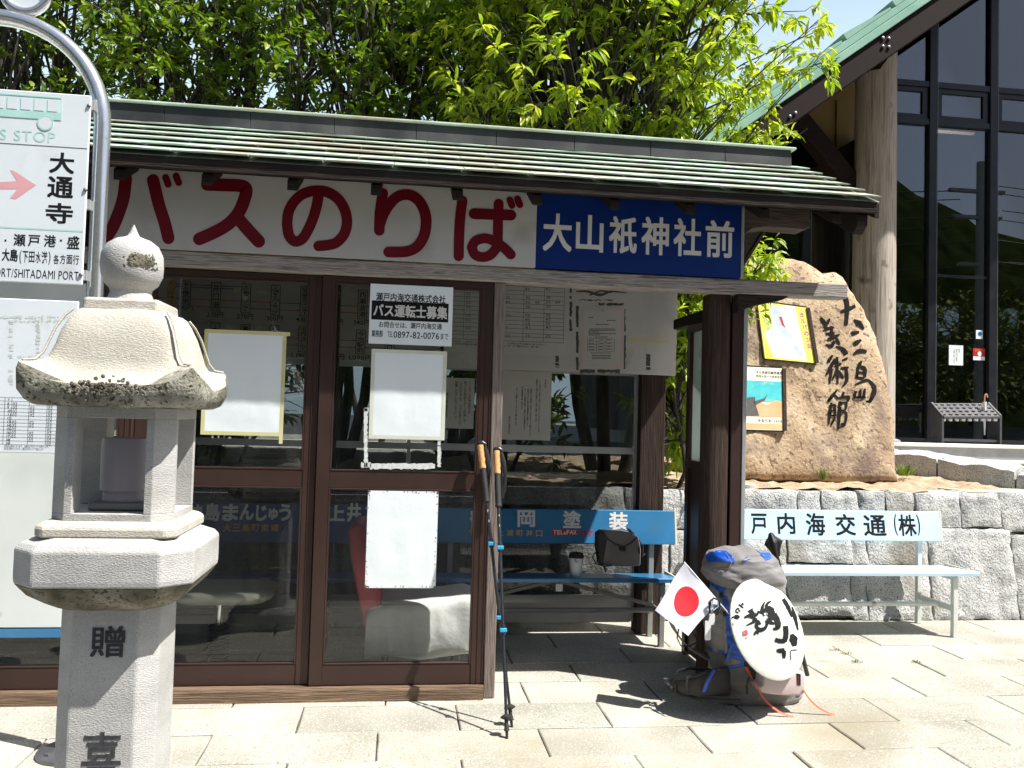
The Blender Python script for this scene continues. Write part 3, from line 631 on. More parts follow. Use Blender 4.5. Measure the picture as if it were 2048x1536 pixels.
# ================================================================== THE BIG SIGN
sg = thing('sign_board', 'long white and blue bus stop sign in red and white Japanese letters under the eave', 'sign', (.1, F, 2.16))
SY = 4.225; XM = V(1073, 460, SY).x; XE = V(1482, 480, SY).x; XS = V(205, 400, SY).x-.05
m = MB(); m.box(XS, XM-.001, SY, SY+.06, 2.161, 2.60); m.build('white_panel', 'sign_white', sg)
m = MB(); m.box(XM+.001, XE, SY, SY+.06, 2.161, 2.60); m.build('blue_panel', 'sign_blue', sg)
m = MB(); m.box(XE+.001, XE+.016, SY-.004, SY+.064, 2.160, 2.60); m.build('edge_strip', 'grey_aluminium', sg)
rl = MB(); cnt = [0]
def PS(px, py):
    p = V(px, py, SY-.0006-cnt[0]*.00015); return p
def red(pts, wd, sub=4, z5=False):
    sc, ox, oy = .3027, (800 if z5 else 180), (220 if z5 else 200)
    cnt[0] += 1; rl.stroke([(ox+x*sc, oy+y*sc) for x, y in pts], wd*sc, PS, sub=sub)
red([(236, 520), (222, 640), (190, 745), (150, 840), (108, 905)], 84); red([(417, 530), (455, 690), (490, 800), (518, 912)], 82); red([(500, 512), (516, 556)], 48); red([(568, 502), (586, 546)], 46)
red([(775, 558), (900, 562), (1000, 568), (1032, 590), (1022, 650), (985, 740), (920, 815), (830, 870), (722, 918)], 84); red([(985, 790), (1050, 865), (1115, 934)], 84)
red([(1512, 612), (1500, 690), (1478, 770), (1445, 850), (1405, 915), (1355, 935), (1315, 895), (1302, 820)], 70)
red([(1302, 820), (1312, 740), (1350, 670), (1410, 620), (1490, 600), (1570, 610), (1640, 655), (1685, 730), (1698, 810), (1680, 885), (1630, 940), (1575, 958), (1510, 964)], 70)
red([(1935, 617), (1916, 740), (1912, 862)], 70)
red([(-140+5, 760), (-110, 690), (-70, 625), (-15, 572), (60, 560), (125, 600), (165, 680), (172, 760), (155, 840), (110, 905), (40, 935), (-75, 938)], 72, z5=True)
red([(412, 600), (397, 720), (390, 850), (388, 965)], 68, z5=True); red([(490, 685), (610, 690), (733, 695)], 72, z5=True)
red([(652, 620), (648, 730), (646, 830), (640, 900), (600, 955), (545, 972), (495, 955), (474, 908)], 66, z5=True); red([(474, 908), (500, 865), (560, 848), (620, 865), (680, 905), (732, 955)], 66, z5=True)
red([(726, 595), (740, 630)], 46, z5=True); red([(776, 588), (792, 626)], 46, z5=True)
rl.build('lettering', 'sign_red', sg, fix=False)
wl = MB()
for ch, b in zip('大山祇神社前', ((1086, 427, 1144, 503), (1152, 430, 1207, 504), (1218, 433, 1274, 507), (1283, 434, 1338, 510), (1347, 437, 1403, 513), (1411, 441, 1468, 515))):
    wl.gbox(ch, b, SY-.0008, .026)
wl.build('lettering', 'letter_white', sg, fix=False)

# ================================================================== STONE LANTERN
LX, LY = -.838, 2.8
def octo(h, c, z, dx=0, lift=0.):
    pts = [(h-c, -h), (h, -h+c), (h, h-c), (h-c, h), (-h+c, h), (-h, h-c), (-h, -h+c), (-h+c, -h)]
    return [(LX+x+dx, LY+y, z) for x, y in pts]
lt = thing('stone_lantern', 'tall weathered granite lantern with onion finial and carved characters on its shaft', 'stone lantern', (LX, LY, 0))
m = MB(); m.loft([octo(.21, .06, 0), octo(.21, .06, .10), octo(.17, .05, .135)]); m.build('base', 'lantern_granite', lt, bevel=.01)
m = MB(); m.loft([octo(.143, .05, .13), octo(.143, .05, .5), octo(.142, .05, .83)]); m.build('shaft', 'lantern_granite', lt, bevel=.006, seg=2)
# ring: vertical band over a rounded underside
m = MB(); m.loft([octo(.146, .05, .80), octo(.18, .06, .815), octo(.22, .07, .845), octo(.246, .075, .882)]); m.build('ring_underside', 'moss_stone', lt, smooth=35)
m = MB(); m.loft([octo(.249, .078, .8825), octo(.251, .078, .9), octo(.251, .078, .985), octo(.238, .075, 1.0), octo(.19, .065, 1.022)]); m.build('ring', 'lantern_granite', lt, bevel=.006, seg=2)
m = MB(); m.loft([octo(.200, .03, 1.018), octo(.200, .03, 1.046), octo(.186, .03, 1.058), octo(.176, .04, 1.064)]); m.build('ledge', 'lantern_granite_mossy', lt, bevel=.005)
# fire box: four pillars, sill and lintel
fb = MB(); H_, o_ = .172, .100
for sx in (-1, 1):
    for sy in (-1, 1):
        q = [(H_, o_), (H_, H_-.05), (H_-.05, H_), (o_, H_), (o_, o_+.06), (o_+.06, o_+.0)]
        q = [(H_, o_), (H_, H_-.05), (H_-.05, H_), (o_, H_), (o_, H_-.07), (H_-.07, o_)]
        fb.prism([(LX+sx*a, LY+sy*b, 1.085) for a, b in q], (0, 0, .28))
fb.loft([octo(H_, .05, 1.064), octo(H_, .05, 1.0848)]); fb.loft([octo(H_, .05, 1.3652), octo(H_, .05, 1.398)])
fbo = fb.build('fire_box', 'lantern_granite', lt, bevel=.004)
m = MB(); m.lathe([(.0, 1.112), (.068, 1.112), (.066, 1.138), (.076, 1.145), (.076, 1.295), (.072, 1.303), (.066, 1.303), (.066, 1.16), (0, 1.16)], (LX+.005, LY-.02, 0), 32); m.build('lamp_jar', 'jar', lt, smooth=40)
m = MB(); m.box(LX-.08, LX+.09, LY-.1, LY+.08, 1.0865, 1.1115); m.build('lamp_tray', 'steel_dark', lt, bevel=.004)
# roof cap with upturned corners
cp = MB()
prof = [(.124, 1.692, 0), (.132, 1.686, 0), (.148, 1.664, 0), (.166, 1.622, .003), (.178, 1.577, .006), (.188, 1.538, .012), (.203, 1.506, .022), (.228, 1.482, .042), (.246, 1.469, .056),
        (.254, 1.462, .057), (.258, 1.450, .050), (.256, 1.428, .026), (.242, 1.405, .014), (.22, 1.3985, .004), (.12, 1.3985, 0)]
rings = []; NS = 16
for h, z, lf in prof:
    ring = []
    for s_ in range(4):
        for i in range(NS):
            t = -1+2*i/NS
            a, b = ((t, -1), (1, t), (-t, 1), (-1, -t))[s_]
            k = abs(t)**4; rr_ = 1-.06*abs(t)**8+.0
            bow = 1-.045*(1-t*t) if h > .19 else 1-.0*(1-t*t)
            x, y = a*h*rr_*bow, b*h*rr_*bow
            p = Vector((LX+x, LY+y, z+lf*k)); nz = .0025*fbm(p, 30)+.004*fbm(p, 9)
            ring.append((p.x+nz, p.y+nz, p.z+nz))
    rings.append(ring)
cp.loft(rings[:10]); cpo = cp.build('roof_cap', 'lantern_granite_mossy', lt, smooth=45)
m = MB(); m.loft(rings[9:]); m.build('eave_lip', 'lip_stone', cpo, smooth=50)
for sx in (-1, 1):
    for sy in (-1, 1):   # fern-scroll curls on the corners
        m = MB(); pts = [(LX+sx*(h+.002), LY+sy*(h+.002), z+lf+.002) for h, z, lf in prof[1:8]]; m.tube(pts, [.004]*7, 6); m.build('ridge_roll', 'lantern_granite_mossy', cpo, smooth=60)
m = MB(); m.loft([octo(.114, .01, 1.6925, -.008), octo(.112, .01, 1.722, -.008), octo(.104, .01, 1.728, -.008)]); m.build('finial_plate', 'lantern_granite_mossy', lt, bevel=.003)
m = MB(); m.lathe([(0, 1.728), (.070, 1.728), (.065, 1.742), (.060, 1.758), (.063, 1.770), (.078, 1.784), (.090, 1.812), (.0935, 1.842), (.090, 1.878), (.076, 1.908), (.052, 1.925), (.030, 1.932), (.018, 1.938), (.011, 1.952), (.002, 1.974)], (LX-.014, LY, 0), 40)
m.v = [(x+.003*fbm((x, y, z), 20), y+.003*fbm((y, x, z), 20), z) for x, y, z in m.v]
m.build('finial', 'lantern_granite', lt, smooth=50)
m = MB(); a_ = Vector((LX+.05, LY-.112, 1.845))
mo = random.Random(3)
for i in range(260):   # lichen crust on the finial and under the eave
    u, v_ = mo.gauss(.62, .26), mo.gauss(0, .32)
    n_ = Vector((sin(u)*cos(v_*.9), -cos(u)*cos(v_*.9), sin(v_*.9)))
    p = Vector((LX-.014, LY, 1.845))+Vector((n_.x*.094, n_.y*.094, n_.z*.079)); r_ = mo.uniform(.0025, .006)
    m.lathe([(r_, -.002), (r_*.8, .0014), (0.0004, .002)], p, 6, (n_.cross(Z).normalized(), n_.cross(n_.cross(Z)).normalized(), n_))
for i in range(170):
    t = max(-.75, min(.75, mo.gauss(0.05, .22))); z = mo.gauss(1.446, .016); p = Vector((LX+.24*t, LY-.2475+(0 if z > 1.43 else .008), z+.035*abs(t)**4)); r_ = mo.uniform(.003, .007)
    m.lathe([(r_, -.003), (r_*.8, .003), (0.0004, .004)], p, 6, (X, Z, -Y_))
m.build('lichen_moss', 'moss_stone', lt, smooth=60)
cl = MB(); YF = LY-.1432-.0012
cl.gbox('贈', (181, 1252, 250, 1315), YF, .02); cl.gbox('喜', (163, 1464, 242, 1562), YF, .018)
cl.build('lettering', 'carved_ink', lt, fix=False)

# ================================================================== BUS STOP SIGN
bs = thing('bus_stop_sign', 'stainless arch pole carrying the white BUS STOP plate and timetable board', 'sign post', (-1.7, 3.68, 0))
PX = -1.262; AW = .845; AR = AW/2; AZ = 2.56
pts = [(PX, 3.68, .02), (PX, 3.68, 1.2), (PX, 3.68, 2.2)]+[(PX-AR+AR*cos(a), 3.68, AZ+AR*sin(a)) for a in [pi*i/24 for i in range(25)]]+[(PX-AW, 3.68, 1.2), (PX-AW, 3.68, .02)]
m = MB(); m.tube(pts, .033, 20); m.build('arch_pole', 'stainless', bs, smooth=50)
m = MB(); c = Vector((PX-AR+.10, 3.68, AZ+AR+.115)); m.tube([c+Vector((.085*cos(a), 0, .085*sin(a))) for a in [2*pi*i/32 for i in range(33)]], .02, 12); m.build('ring', 'stainless', bs, smooth=60)
m = MB(); m.lathe([(.082, -.006), (.082, .006)], c, 32, (X, Z, -Y_)); m.build('ring_disc', 'plate_white', bs)
for x in (PX, PX-AW):
    m = MB(); m.lathe([(.0, 0), (.135, 0), (.135, .012), (.125, .018), (.05, .022), (.036, .05), (0, .05)], (x, 3.68, 0), 36); b_ = m.build('base_plate', 'steel_dark', bs, smooth=40)
    m = MB()
    for a in range(4): m.lathe([(.012, .0), (.012, .012), (.0, .014)], (x+.1*cos(a*pi/2+.8), 3.68+.1*sin(a*pi/2+.8), .0145), 6)
    m.build('anchor_bolts', 'steel_dark', b_)
PYs = 3.62
for z in (2.63, 2.22, 1.93, 1.70, 1.30):
    m = MB(); m.box(PX-.055, PX-.02, PYs+.012, 3.66, z-.02, z+.02); m.build('clamp', 'grey_aluminium', bs)
q = V(176, 375, PYs)
xr_ = V(172, 400, PYs).x
zt_, zb_ = V(183, 191, PYs).z, V(167, 570, PYs).z
m = MB(); m.box(-2.06, xr_, PYs, PYs+.012, zb_, zt_); pl = m.build('stop_plate', 'plate_white', bs, bevel=.003)
m = MB()
for px, py in ((178, 212), (171, 380), (162, 550)):
    p = V(px, py, PYs); m.lathe([(.008, 0), (.008, .004), (.003, .007)], (p.x, PYs, p.z), 10, (X, Z, -Y_))
m.build('bolts', 'steel_dark', pl)
YY = PYs-.0006
def rect_px(mb, x0, y0, x1, y1, Y):
    a, b, c, d = V(x0, y0, Y), V(x1, y0, Y), V(x1, y1, Y), V(x0, y1, Y)
    xa, xb = (a.x+d.x)/2, (b.x+c.x)/2; za, zb = (a.z+b.z)/2, (c.z+d.z)/2
    mb.add([(xa, Y, zb), (xb, Y, zb), (xb, Y, za), (xa, Y, za)], [(0, 1, 2, 3)])
xL = -2.05
# pictogram of a bus, faded green
m = MB(); p0, p1 = V(126, 190, YY), V(0, 250, YY); zr, zb2 = V(126, 195, YY).z, V(126, 242, YY).z
m.prism([(xL+.06, YY, zb2), (p0.x-.0, YY, zb2), (p0.x, YY, zr-.01), (p0.x-.012, YY, zr), (xL+.06, YY, zr)], (0, .0004, 0)); m.build('bus_pictogram', 'pale_teal_wash', pl)
m = MB(); zr3 = V(60, 222, YY).z; m.quad(xL+.06, p0.x-.002, zr3-.03, zr3, YY-.0012); m.quad(xL+.06, p0.x-.004, zr-.006, zr-.001, YY-.0012); m.build('bus_pictogram_band', 'pale_teal', pl, fix=False)
m = MB(); pitch = V(59, 210, YY).x-V(32, 210, YY).x; xx = V(118, 210, YY).x
while xx-pitch > xL+.08:
    m.quad(xx-pitch+.008, xx-.004, zr3+.004, zr-.012, YY-.0014); xx -= pitch
m.build('bus_pictogram_windows', 'plate_white', pl, fix=False)
m = MB(); wc = V(91, 246, YY)
m.lathe([(.031, 0), (.031, .0016), (.026, .0016), (.026, .0006)], (wc.x, YY, wc.z), 28, (X, Z, -Y_)); m.lathe([(.031, 0), (.031, .0016), (.026, .0016), (.026, .0006)], (wc.x-.33, YY, wc.z), 28, (X, Z, -Y_)); m.build('bus_pictogram_wheels', 'pale_teal', pl)
m = MB(); m.lathe([(.025, .0), (.025, .0012), (.001, .0012)], (wc.x, YY-.0001, wc.z), 24, (X, Z, -Y_)); m.build('bus_pictogram_hub', 'plate_white', pl)
m = MB(); tz = V(70, 270, YY); m.line('BUS STOP', V(112, 270, YY).x-.30, V(113, 270, YY).x, tz.z-.004, .062, YY-.0002); m.build('lettering', 'pale_teal', pl, fix=False)
m = MB(); z_ = V(90, 292, YY).z; m.quad(xL, xr_-.004, z_-.0015, z_+.0015, YY); m.build('rule', 'ink_grey', pl, fix=False)
m = MB(); z_ = V(90, 459, YY).z; m.quad(xL, xr_-.004, z_-.003, z_+.003, YY); m.build('rule', 'pale_teal', pl, fix=False)
m = MB(); ar = [(0, 364), (34, 362), (20, 340), (27, 341), (72, 370), (32, 398), (20, 396), (35, 378), (0, 378)]
m.prism([V(x, y, YY) for x, y in ar], (0, .0004, 0)); m.build('arrow', 'pale_pink', pl)
m = MB()
for ch, b in zip('大通寺', ((99, 305, 149, 347), (95, 353, 147, 396), (91, 406, 146, 447))): m.gbox(ch, b, YY, .028)
for ch, b in zip('瀬戸港', ((27, 468, 51, 492), (56, 470, 80, 493), (88, 470, 112, 494))): m.gbox(ch, b, YY, .02)
m.gbox('盛', (134, 472, 159, 498), YY, .02)
for x in (11, 122): rect_px(m, x-2, 479, x+2, 483, YY)
m.gbox('大', (4, 497, 19, 522), YY, .028); m.gbox('島', (20, 498, 36, 523), YY, .025)
for ch, b in zip('(下田水港)', ((39, 500, 43, 527), (45, 502, 56, 525), (58, 503, 69, 525), (71, 503, 82, 526), (83, 503, 95, 527), (97, 503, 101, 530))): m.gbox(ch, b, YY, .01)
for ch, b in zip('各方面行', ((107, 509, 118, 528), (120, 509, 131, 528), (133, 510, 145, 528), (146, 510, 158, 529))): m.gbox(ch, b, YY, .012)
zc = V(80, 547, YY).z; m.line('PORT/SHITADAMI PORT', V(-20, 547, YY).x, V(158, 551, YY).x, zc-.001, .05, YY, 0)
m.build('lettering', 'ink', pl, fix=False)
# timetable board below
zt2, zb3 = V(165, 603, PYs).z, V(150, 908, PYs).z
m = MB(); m.box(-2.06, xr_-.01, PYs, PYs+.012, zb3, zt2); tb = m.build('timetable_board', 'plate_white', bs, bevel=.003)
m = MB(); x0_, x1_ = -2.0, xr_-.03
for i in range(14):
    z_ = V(60, 796+i*7.2, YY).z; m.quad(x0_, x1_, z_-.0006, z_+.0006, YY)
for px in (8, 22, 57, 93, 128): x_ = V(px, 840, YY).x; m.quad(x_-.0007, x_+.0007, V(60, 889, YY).z, V(60, 796, YY).z, YY)
m.build('timetable_grid', 'ink_grey', tb, fix=False)
m = MB(); tr_ = random.Random(2)
for i in range(13):
    z_ = V(60, 800+i*7.2, YY).z-.002
    h_ = str(7+i); x_ = V(13, 840, YY).x; m.line(h_, x_, x_+.012*len(h_)*.7, z_, .016, YY)
    for px in (24, 59, 95):
        if tr_.random() < .75: x_ = V(px, 840, YY).x; m.line('02', x_, x_+.018, z_, .017, YY)
for i in range(2): z_ = V(60, 893+i*5, YY).z; m.line('日祝日は運休となります。土曜日は平日ダイヤで運行します。', V(8, 893, YY).x, V(100-i*10, 893, YY).x, z_, .011, YY)
m.build('lettering', 'ink_grey', tb, fix=False)
m = MB()
for x0, y0, x1, y1 in ((0, 632, 165, 637), (18, 640, 26, 776), (72, 640, 80, 715), (28, 640, 118, 644), (150, 640, 160, 800), (34, 712, 76, 716)):
    n_ = 26
    for i in range(n_):
        if tr_.random() < .3: continue
        a = i/n_; b = (i+tr_.uniform(.5, 1.1))/n_; j = tr_.uniform(-2, 2)
        if x1-x0 > y1-y0: rect_px(m, x0+(x1-x0)*a, y0+j, x0+(x1-x0)*b, y1+tr_.uniform(-2, 1), YY-.0001*(i % 3))
        else: rect_px(m, x0+j, y0+(y1-y0)*a, x1+tr_.uniform(-2, 2), y0+(y1-y0)*b, YY-.0001*(i % 3))
m.build('tape_stain', 'tape_residue', tb, fix=False)

# ================================================================== NOTICES ON THE DOORS
def sheet(name, label, x0, y0, x1, y1, Y, mat, cat, skew=0., th=.0009, curl=.0, group=None):
    """a taped sheet: fine grid with slight waves"""
    m = MB(); A, B, C_, D = V(x0, y0, Y), V(x1, y0, Y), V(x1, y1, Y), V(x0, y1, Y)
    xa, xb = (A.x+D.x)/2, (B.x+C_.x)/2; za, zb = (A.z+B.z)/2, (C_.z+D.z)/2; n, k = 14, 18
    for sgn in (0, 1):
        for i in range(n+1):
            for j in range(k+1):
                u, v_ = i/n, j/k; ed = min(1, 6*min(u, 1-u, v_, 1-v_))
                wv = curl*ed*(.6*fbm((u*3, v_*1.2, x0), 1)+.5*fbm((u*6, v_*2, x0), 1)-.5)
                m.v.append((xa+(xb-xa)*u+skew*(v_-.5), Y-th*(1-sgn)+wv, za+(zb-za)*v_+skew*.3*(u-.5)))
    o = (n+1)*(k+1)
    for i in range(n):
        for j in range(k):
            a = i*(k+1)+j; m.f.append((a, a+k+1, a+k+2, a+1)); m.f.append((o+a, o+a+1, o+a+k+2, o+a+k+1)); m.t += [.5, .5]
    ob = m.build(name, mat, smooth=60, fix=False)
    return tag(ob, label, cat, group), (xa, xb, za, zb)
def tapes(parent, box, wd, mat, over=.0, Y=DG-.0016):
    xa, xb, za, zb = box; m = MB()
    z0, z1 = min(za, zb), max(za, zb)
    for q in ((xa-wd*.4, xb+wd*.4+over, z1-wd*.6, z1+wd*.4, 0), (xa-wd*.4, xb+wd*.4, z0-wd*.4, z0+wd*.6, 0), (xa-wd*.5, xa+wd*.5, z0-wd*.4, z1+wd*.3, .0004), (xb-wd*.5, xb+wd*.5, z0-wd*.4-over*2, z1+wd*.3, .0004)):
        m.box(q[0], q[1], Y-q[4]-.0003, Y-q[4], q[2], q[3])
    m.build('tape', mat, parent)
rs, bx = sheet('recruitment_notice', 'printed white notice with a black band at the top of the front door', 739, 571, 905, 690, DG, 'paper', 'notice')
m = MB(); rect_px(m, 743, 604, 897, 642, DG-.0014); m.build('band', 'ink', rs, fix=False)
m = MB(); Yn = DG-.0016
m.line('瀬戸内海交通株式会社', V(752, 594, Yn).x, V(892, 594, Yn).x, V(820, 595, Yn).z-.002, .043, Yn, .02, -.004)
m.line('お問合せは、瀬戸内海交通', V(757, 650, Yn).x, V(884, 650, Yn).x, V(820, 651, Yn).z, .032, Yn, .012)
m.line('業務部', V(743, 666, Yn).x, V(766, 666, Yn).x, V(755, 667, Yn).z, .036, Yn, .01)
m.line('TEL', V(775, 668, Yn).x, V(786, 668, Yn).x, V(780, 668, Yn).z, .042, Yn, .0)
m.line('0897-82-0076', V(787, 668, Yn).x, V(879, 672, Yn).x, V(833, 670, Yn).z, .046, Yn, .008)
m.line('まで', V(880, 672, Yn).x, V(897, 672, Yn).x, V(888, 673, Yn).z, .036, Yn, .01)
m.build('lettering', 'ink', rs, fix=False)
m = MB(); m.line('バス運転士募集', V(746, 622, Yn).x, V(895, 622, Yn).x, V(820, 622, Yn).z-.002, .066, Yn-.0002, .03, -.004); m.build('lettering', 'letter_white', rs, fix=False)
b1, bx = sheet('blank_sheet', 'large blank white sheet edged in yellow tape on the door behind the lantern', 409, 664, 566, 868, 4.288, 'paper', 'sheet', .012, curl=.004); tapes(b1, bx, .018, 'tape', .018, 4.2865)
b2, bx = sheet('blank_sheet', 'blank white sheet in clear tape below the printed notice', 744, 703, 888, 876, DG, 'paper', 'sheet', .006, curl=.003); tapes(b2, bx, .018, 'tape_clear')
b3, bx = sheet('blank_sheet', 'blank white sheet low on the front door, before the red chair', 733, 982, 874, 1176, DG, 'paper', 'sheet', .0, curl=.003)
m = MB(); q_ = random.Random(5); xa, xb, za, zb = bx; Yt = DG-.0016
for i in range(150):
    e_ = q_.random(); sd = q_.choice((0, 1, 2, 3)); r_ = q_.uniform(.001, .0035)
    if q_.random() < .5: e_ = q_.choice((0., 1.))+q_.gauss(0, .05); e_ = min(1, max(0, e_))
    p = ((xa+.006, zb+(za-zb)*e_), (xb-.006, zb+(za-zb)*e_), (xa+(xb-xa)*e_, za-.006), (xa+(xb-xa)*e_, zb+.006))[sd]
    m.lathe([(r_, 0), (r_*.7, .0004)], (p[0]+q_.uniform(-.004, .004), Yt, p[1]+q_.uniform(-.004, .004)), 6, (X, Z, -Y_))
m.build('dirt_specks', 'ink_grey', b3)
tp = MB()
for x0, y0, x1, y1 in ((728, 816, 735, 934), (728, 816, 760, 823), (875, 872, 882, 934), (740, 927, 870, 938), (722, 925, 742, 935)):
    k = 30
    for i in range(k):
        a, b = i/k, (i+1.0)/k; j0, j1 = q_.uniform(-1.2, 1.2), q_.uniform(-1.2, 1.2)
        if q_.random() < .05: continue
        if x1-x0 > y1-y0: rect_px(tp, x0+(x1-x0)*a, y0+j0, x0+(x1-x0)*b, y1+j1, DG+.0004)
        else: rect_px(tp, x0+j0*.6, y0+(y1-y0)*a, x1+j1, y0+(y1-y0)*b, DG+.0004)
tag(tp.build('tape_remains', 'tape_residue', fix=False), 'torn white tape outline left on the glass around the middle sheet', 'tape')

# ================================================================== BOARDS INSIDE ON THE REAR WALL
YB = 5.53
fbx0, fbx1 = V(338, 600, YB).x-.6, V(884, 600, YB).x
zB, zT = V(600, 716, YB).z, 2.40
fo = thing('fare_board', 'grey fare chart of bus stops joined by red lines, inside behind the doors', 'board', ((fbx0+fbx1)/2, YB, zB))
m = MB(); m.box(fbx0, fbx1, YB, YB+.012, zB, zT); m.build('panel', 'fare_grey', fo)
yb = YB-.0006
lr, lb, bo, ink, og, wh = MB(), MB(), MB(), MB(), MB(), MB()
for py in (603, 617, 673, 687): z_ = V(500, py, yb).z; lr.quad(fbx0+.02, fbx1-.03, z_-.0025, z_+.0025, yb)
for py in (571, 576): z_ = V(420, py, yb).z; lb.quad(V(345, 570, yb).x, V(495, 570, yb).x, z_-.003, z_+.003, yb)
for px in (487, 491): x_ = V(px, 560, yb).x; lb.quad(x_-.002, x_+.002, V(490, 568, yb).z, zT-.02, yb)
def stop(s_, px, y0, y1, price, w_=18, py=None, col='i'):
    x0, x1 = V(px-w_/2, y0, yb).x, V(px+w_/2, y0, yb).x; z1, z0 = V(px, y0, yb).z, V(px, y1, yb).z
    (og if col == 'o' else wh).quad(x0, x1, z0, z1, yb-.001)
    if col != 'o':
        for q in ((x0, x1, z1-.002, z1+.002), (x0, x1, z0-.002, z0+.002), (x0-.002, x0+.002, z0, z1), (x1-.002, x1+.002, z0, z1)): bo.quad(*q, yb-.0016)
    n = len(s_); ink.col(s_, (x0+x1)/2, z1-.008, (z1-z0-.016)/n, .048, yb-.0018, .012)
    if price:
        zc = z0-.022; wd = .026*len(price); wh.quad((x0+x1)/2-wd/2-.004, (x0+x1)/2+wd/2+.004, zc-.016, zc+.016, yb-.001); ink.line(price, (x0+x1)/2-wd/2, (x0+x1)/2+wd/2, zc, .04, yb-.0018, .008)
stop('大山祇神社前', 342, 560, 620, '', 19, col='o'); stop('多々羅の里', 373, 562, 608, '190円'); stop('井口港', 433, 565, 622, '210円'); stop('大三島BSインター', 493, 568, 626, '270円')
stop('上浦BSパーキング', 552, 571, 630, '300円'); stop('伯方島BSインター', 611, 574, 632, '410円'); stop('西瀬波港', 726, 580, 638, '540円'); stop('大島営業所前', 673, 577, 636, '470円')
stop('大島', 431, 646, 700, ''); stop('奥の院', 491, 649, 703, ''); stop('今治港', 549, 651, 705, ''); stop('今治バスセンター', 607, 654, 704, '1,190円'); stop('今治駅前', 722, 660, 708, '1,090円'); stop('終日', 780, 664, 712, ''); stop('予讃線', 667, 657, 706, '1,100円')
lr.build('red_lines', 'line_red', fo, fix=False); lb.build('blue_lines', 'line_blue', fo, fix=False); bo.build('boxes', 'ink', fo, fix=False); wh.build('name_plates', 'fare_grey', fo, fix=False); og.build('orange_plate', 'orange_box', fo, fix=False); ink.build('lettering', 'ink', fo, fix=False)
# white back board with its timetable
YW = 5.38
wx0, wx1 = V(884, 640, YB).x+.01, 1.84*YW/5.55
wz0 = V(1200, 746, YW).z
wb = MB(); wb.box(wx0, wx1, YW, YW+.012, wz0, 2.36)
wbo = tag(wb.build('notice_board', 'board_white', bevel=.002), 'wide white board across the open bay with dark glue marks and yellow tape', 'board')
m = MB()
for x0, y0, x1, y1 in ((1139, 574, 1144, 668), (1111, 706, 1118, 735), (1152, 603, 1157, 740), (1247, 618, 1251, 738), (1160, 739, 1240, 746), (1292, 708, 1301, 740), (1158, 599, 1230, 601), (1197, 606, 1247, 611)):
    k = 16
    for i in range(k):
        if q_.random() < .12: continue
        a, b = i/k, (i+1)/k; j = q_.uniform(-.8, .8)
        if x1-x0 > y1-y0: rect_px(m, x0+(x1-x0)*a, y0+j, x0+(x1-x0)*b, y1+q_.uniform(-1, 1), YW-.0005)
        else: rect_px(m, x0+j, y0+(y1-y0)*a, x1+q_.uniform(-1, 1), y0+(y1-y0)*b, YW-.0005)
m.stroke([(1153, 583), (1175, 583), (1200, 590), (1222, 583), (1253, 586)], 5, lambda a, b: V(a, b, YW-.0009), taper=(.5, 1.2, .3)); m.stroke([(1180, 590), (1203, 582), (1222, 585)], 3, lambda a, b: V(a, b, YW-.0012))
m.build('glue_stain', 'ink_grey', wbo, fix=False)
m = MB(); m.box(V(1256, 681, YW).x, V(1338, 683, YW).x, YW-.0008, YW-.0002, V(1300, 685, YW).z, V(1300, 679, YW).z); m.build('tape', 'tape', wbo)
tt, bx = sheet('timetable', 'old timetable sheet ruled in boxes of minutes, on the white board', 893, 545, 1133, 708, YW-.002, 'paper_old', 'timetable')
yt = YW-.0036; g_, d_ = MB(), MB()
ys = [562, 573, 582, 590, 599, 608, 617, 625, 634, 642, 650, 658, 667, 674, 683]
for y in ys: z_ = V(1050, y, yt).z; g_.quad(V(900, y, yt).x, V(1128, y, yt).x, z_-.0012, z_+.0012, yt)
for px in (928, 960, 1007, 1047, 1088, 1128): x_ = V(px, 620, yt).x; g_.quad(x_-.0012, x_+.0012, V(1050, 683, yt).z, V(1050, 548, yt).z, yt)
colm = {1049: ['10 45', '45', '', '10', '20 49', '30', '', '00', '45', '55', '41', '', '25', ''], 1090: ['45', '45', '', '10', '20 49', '20', '', '00', '45', '55', '41', '', '25', ''], 1009: ['45', '', '', '30', '49', '', '', '30', '', '', '1', '', '25', ''],
        930: ['32', '', '02', '02', '32', '32', '', '02', '02', '', '02', '', '', ''], 962: ['', '', '', '', '', '', '', '', '', '', '', '', '', '']}
for px, L_ in colm.items():
    for y, s_ in zip(ys, L_):
        if not s_: continue
        x_ = V(px, y, yt).x+.004
        for a in s_.split(): d_.line(a, x_, x_+.017*len(a), V(px, y+4, yt).z-.002, .026, yt, .004); x_ += .062
for i, s_ in enumerate(('日祝日は（土曜ダイヤでの運行となります。（土曜日は平日通行となります。）', '土曜内容時刻表は平日ダイヤで運行します。')):
    d_.line(s_, V(900, 690, yt).x, V(1098-i*10, 690, yt).x, V(1050, 688+i*5, yt).z, .013, yt, .01)
g_.build('grid', 'ink_grey', tt, fix=False); d_.build('lettering', 'ink_grey', tt, fix=False)
nn, bx = sheet('bordered_notice', 'framed typed notice with a small table, in the middle of the white board', 1161, 614, 1248, 737, YW-.002, 'paper_old', 'notice', .003)
m = MB(); r_ = MB()
for q in ((1165, 619, 1245, 620), (1165, 731, 1245, 732), (1165, 619, 1166, 732), (1244, 619, 1245, 732)): rect_px(r_, *q, yt)
r_.lathe([(.008, 0), (.008, .0004), (.006, .0004), (.006, 0)], (V(1205, 622, yt).x, yt-.0004, V(1205, 622, yt).z), 4, (X, Z, -Y_)); r_.build('border', 'pale_pink', nn, fix=False)
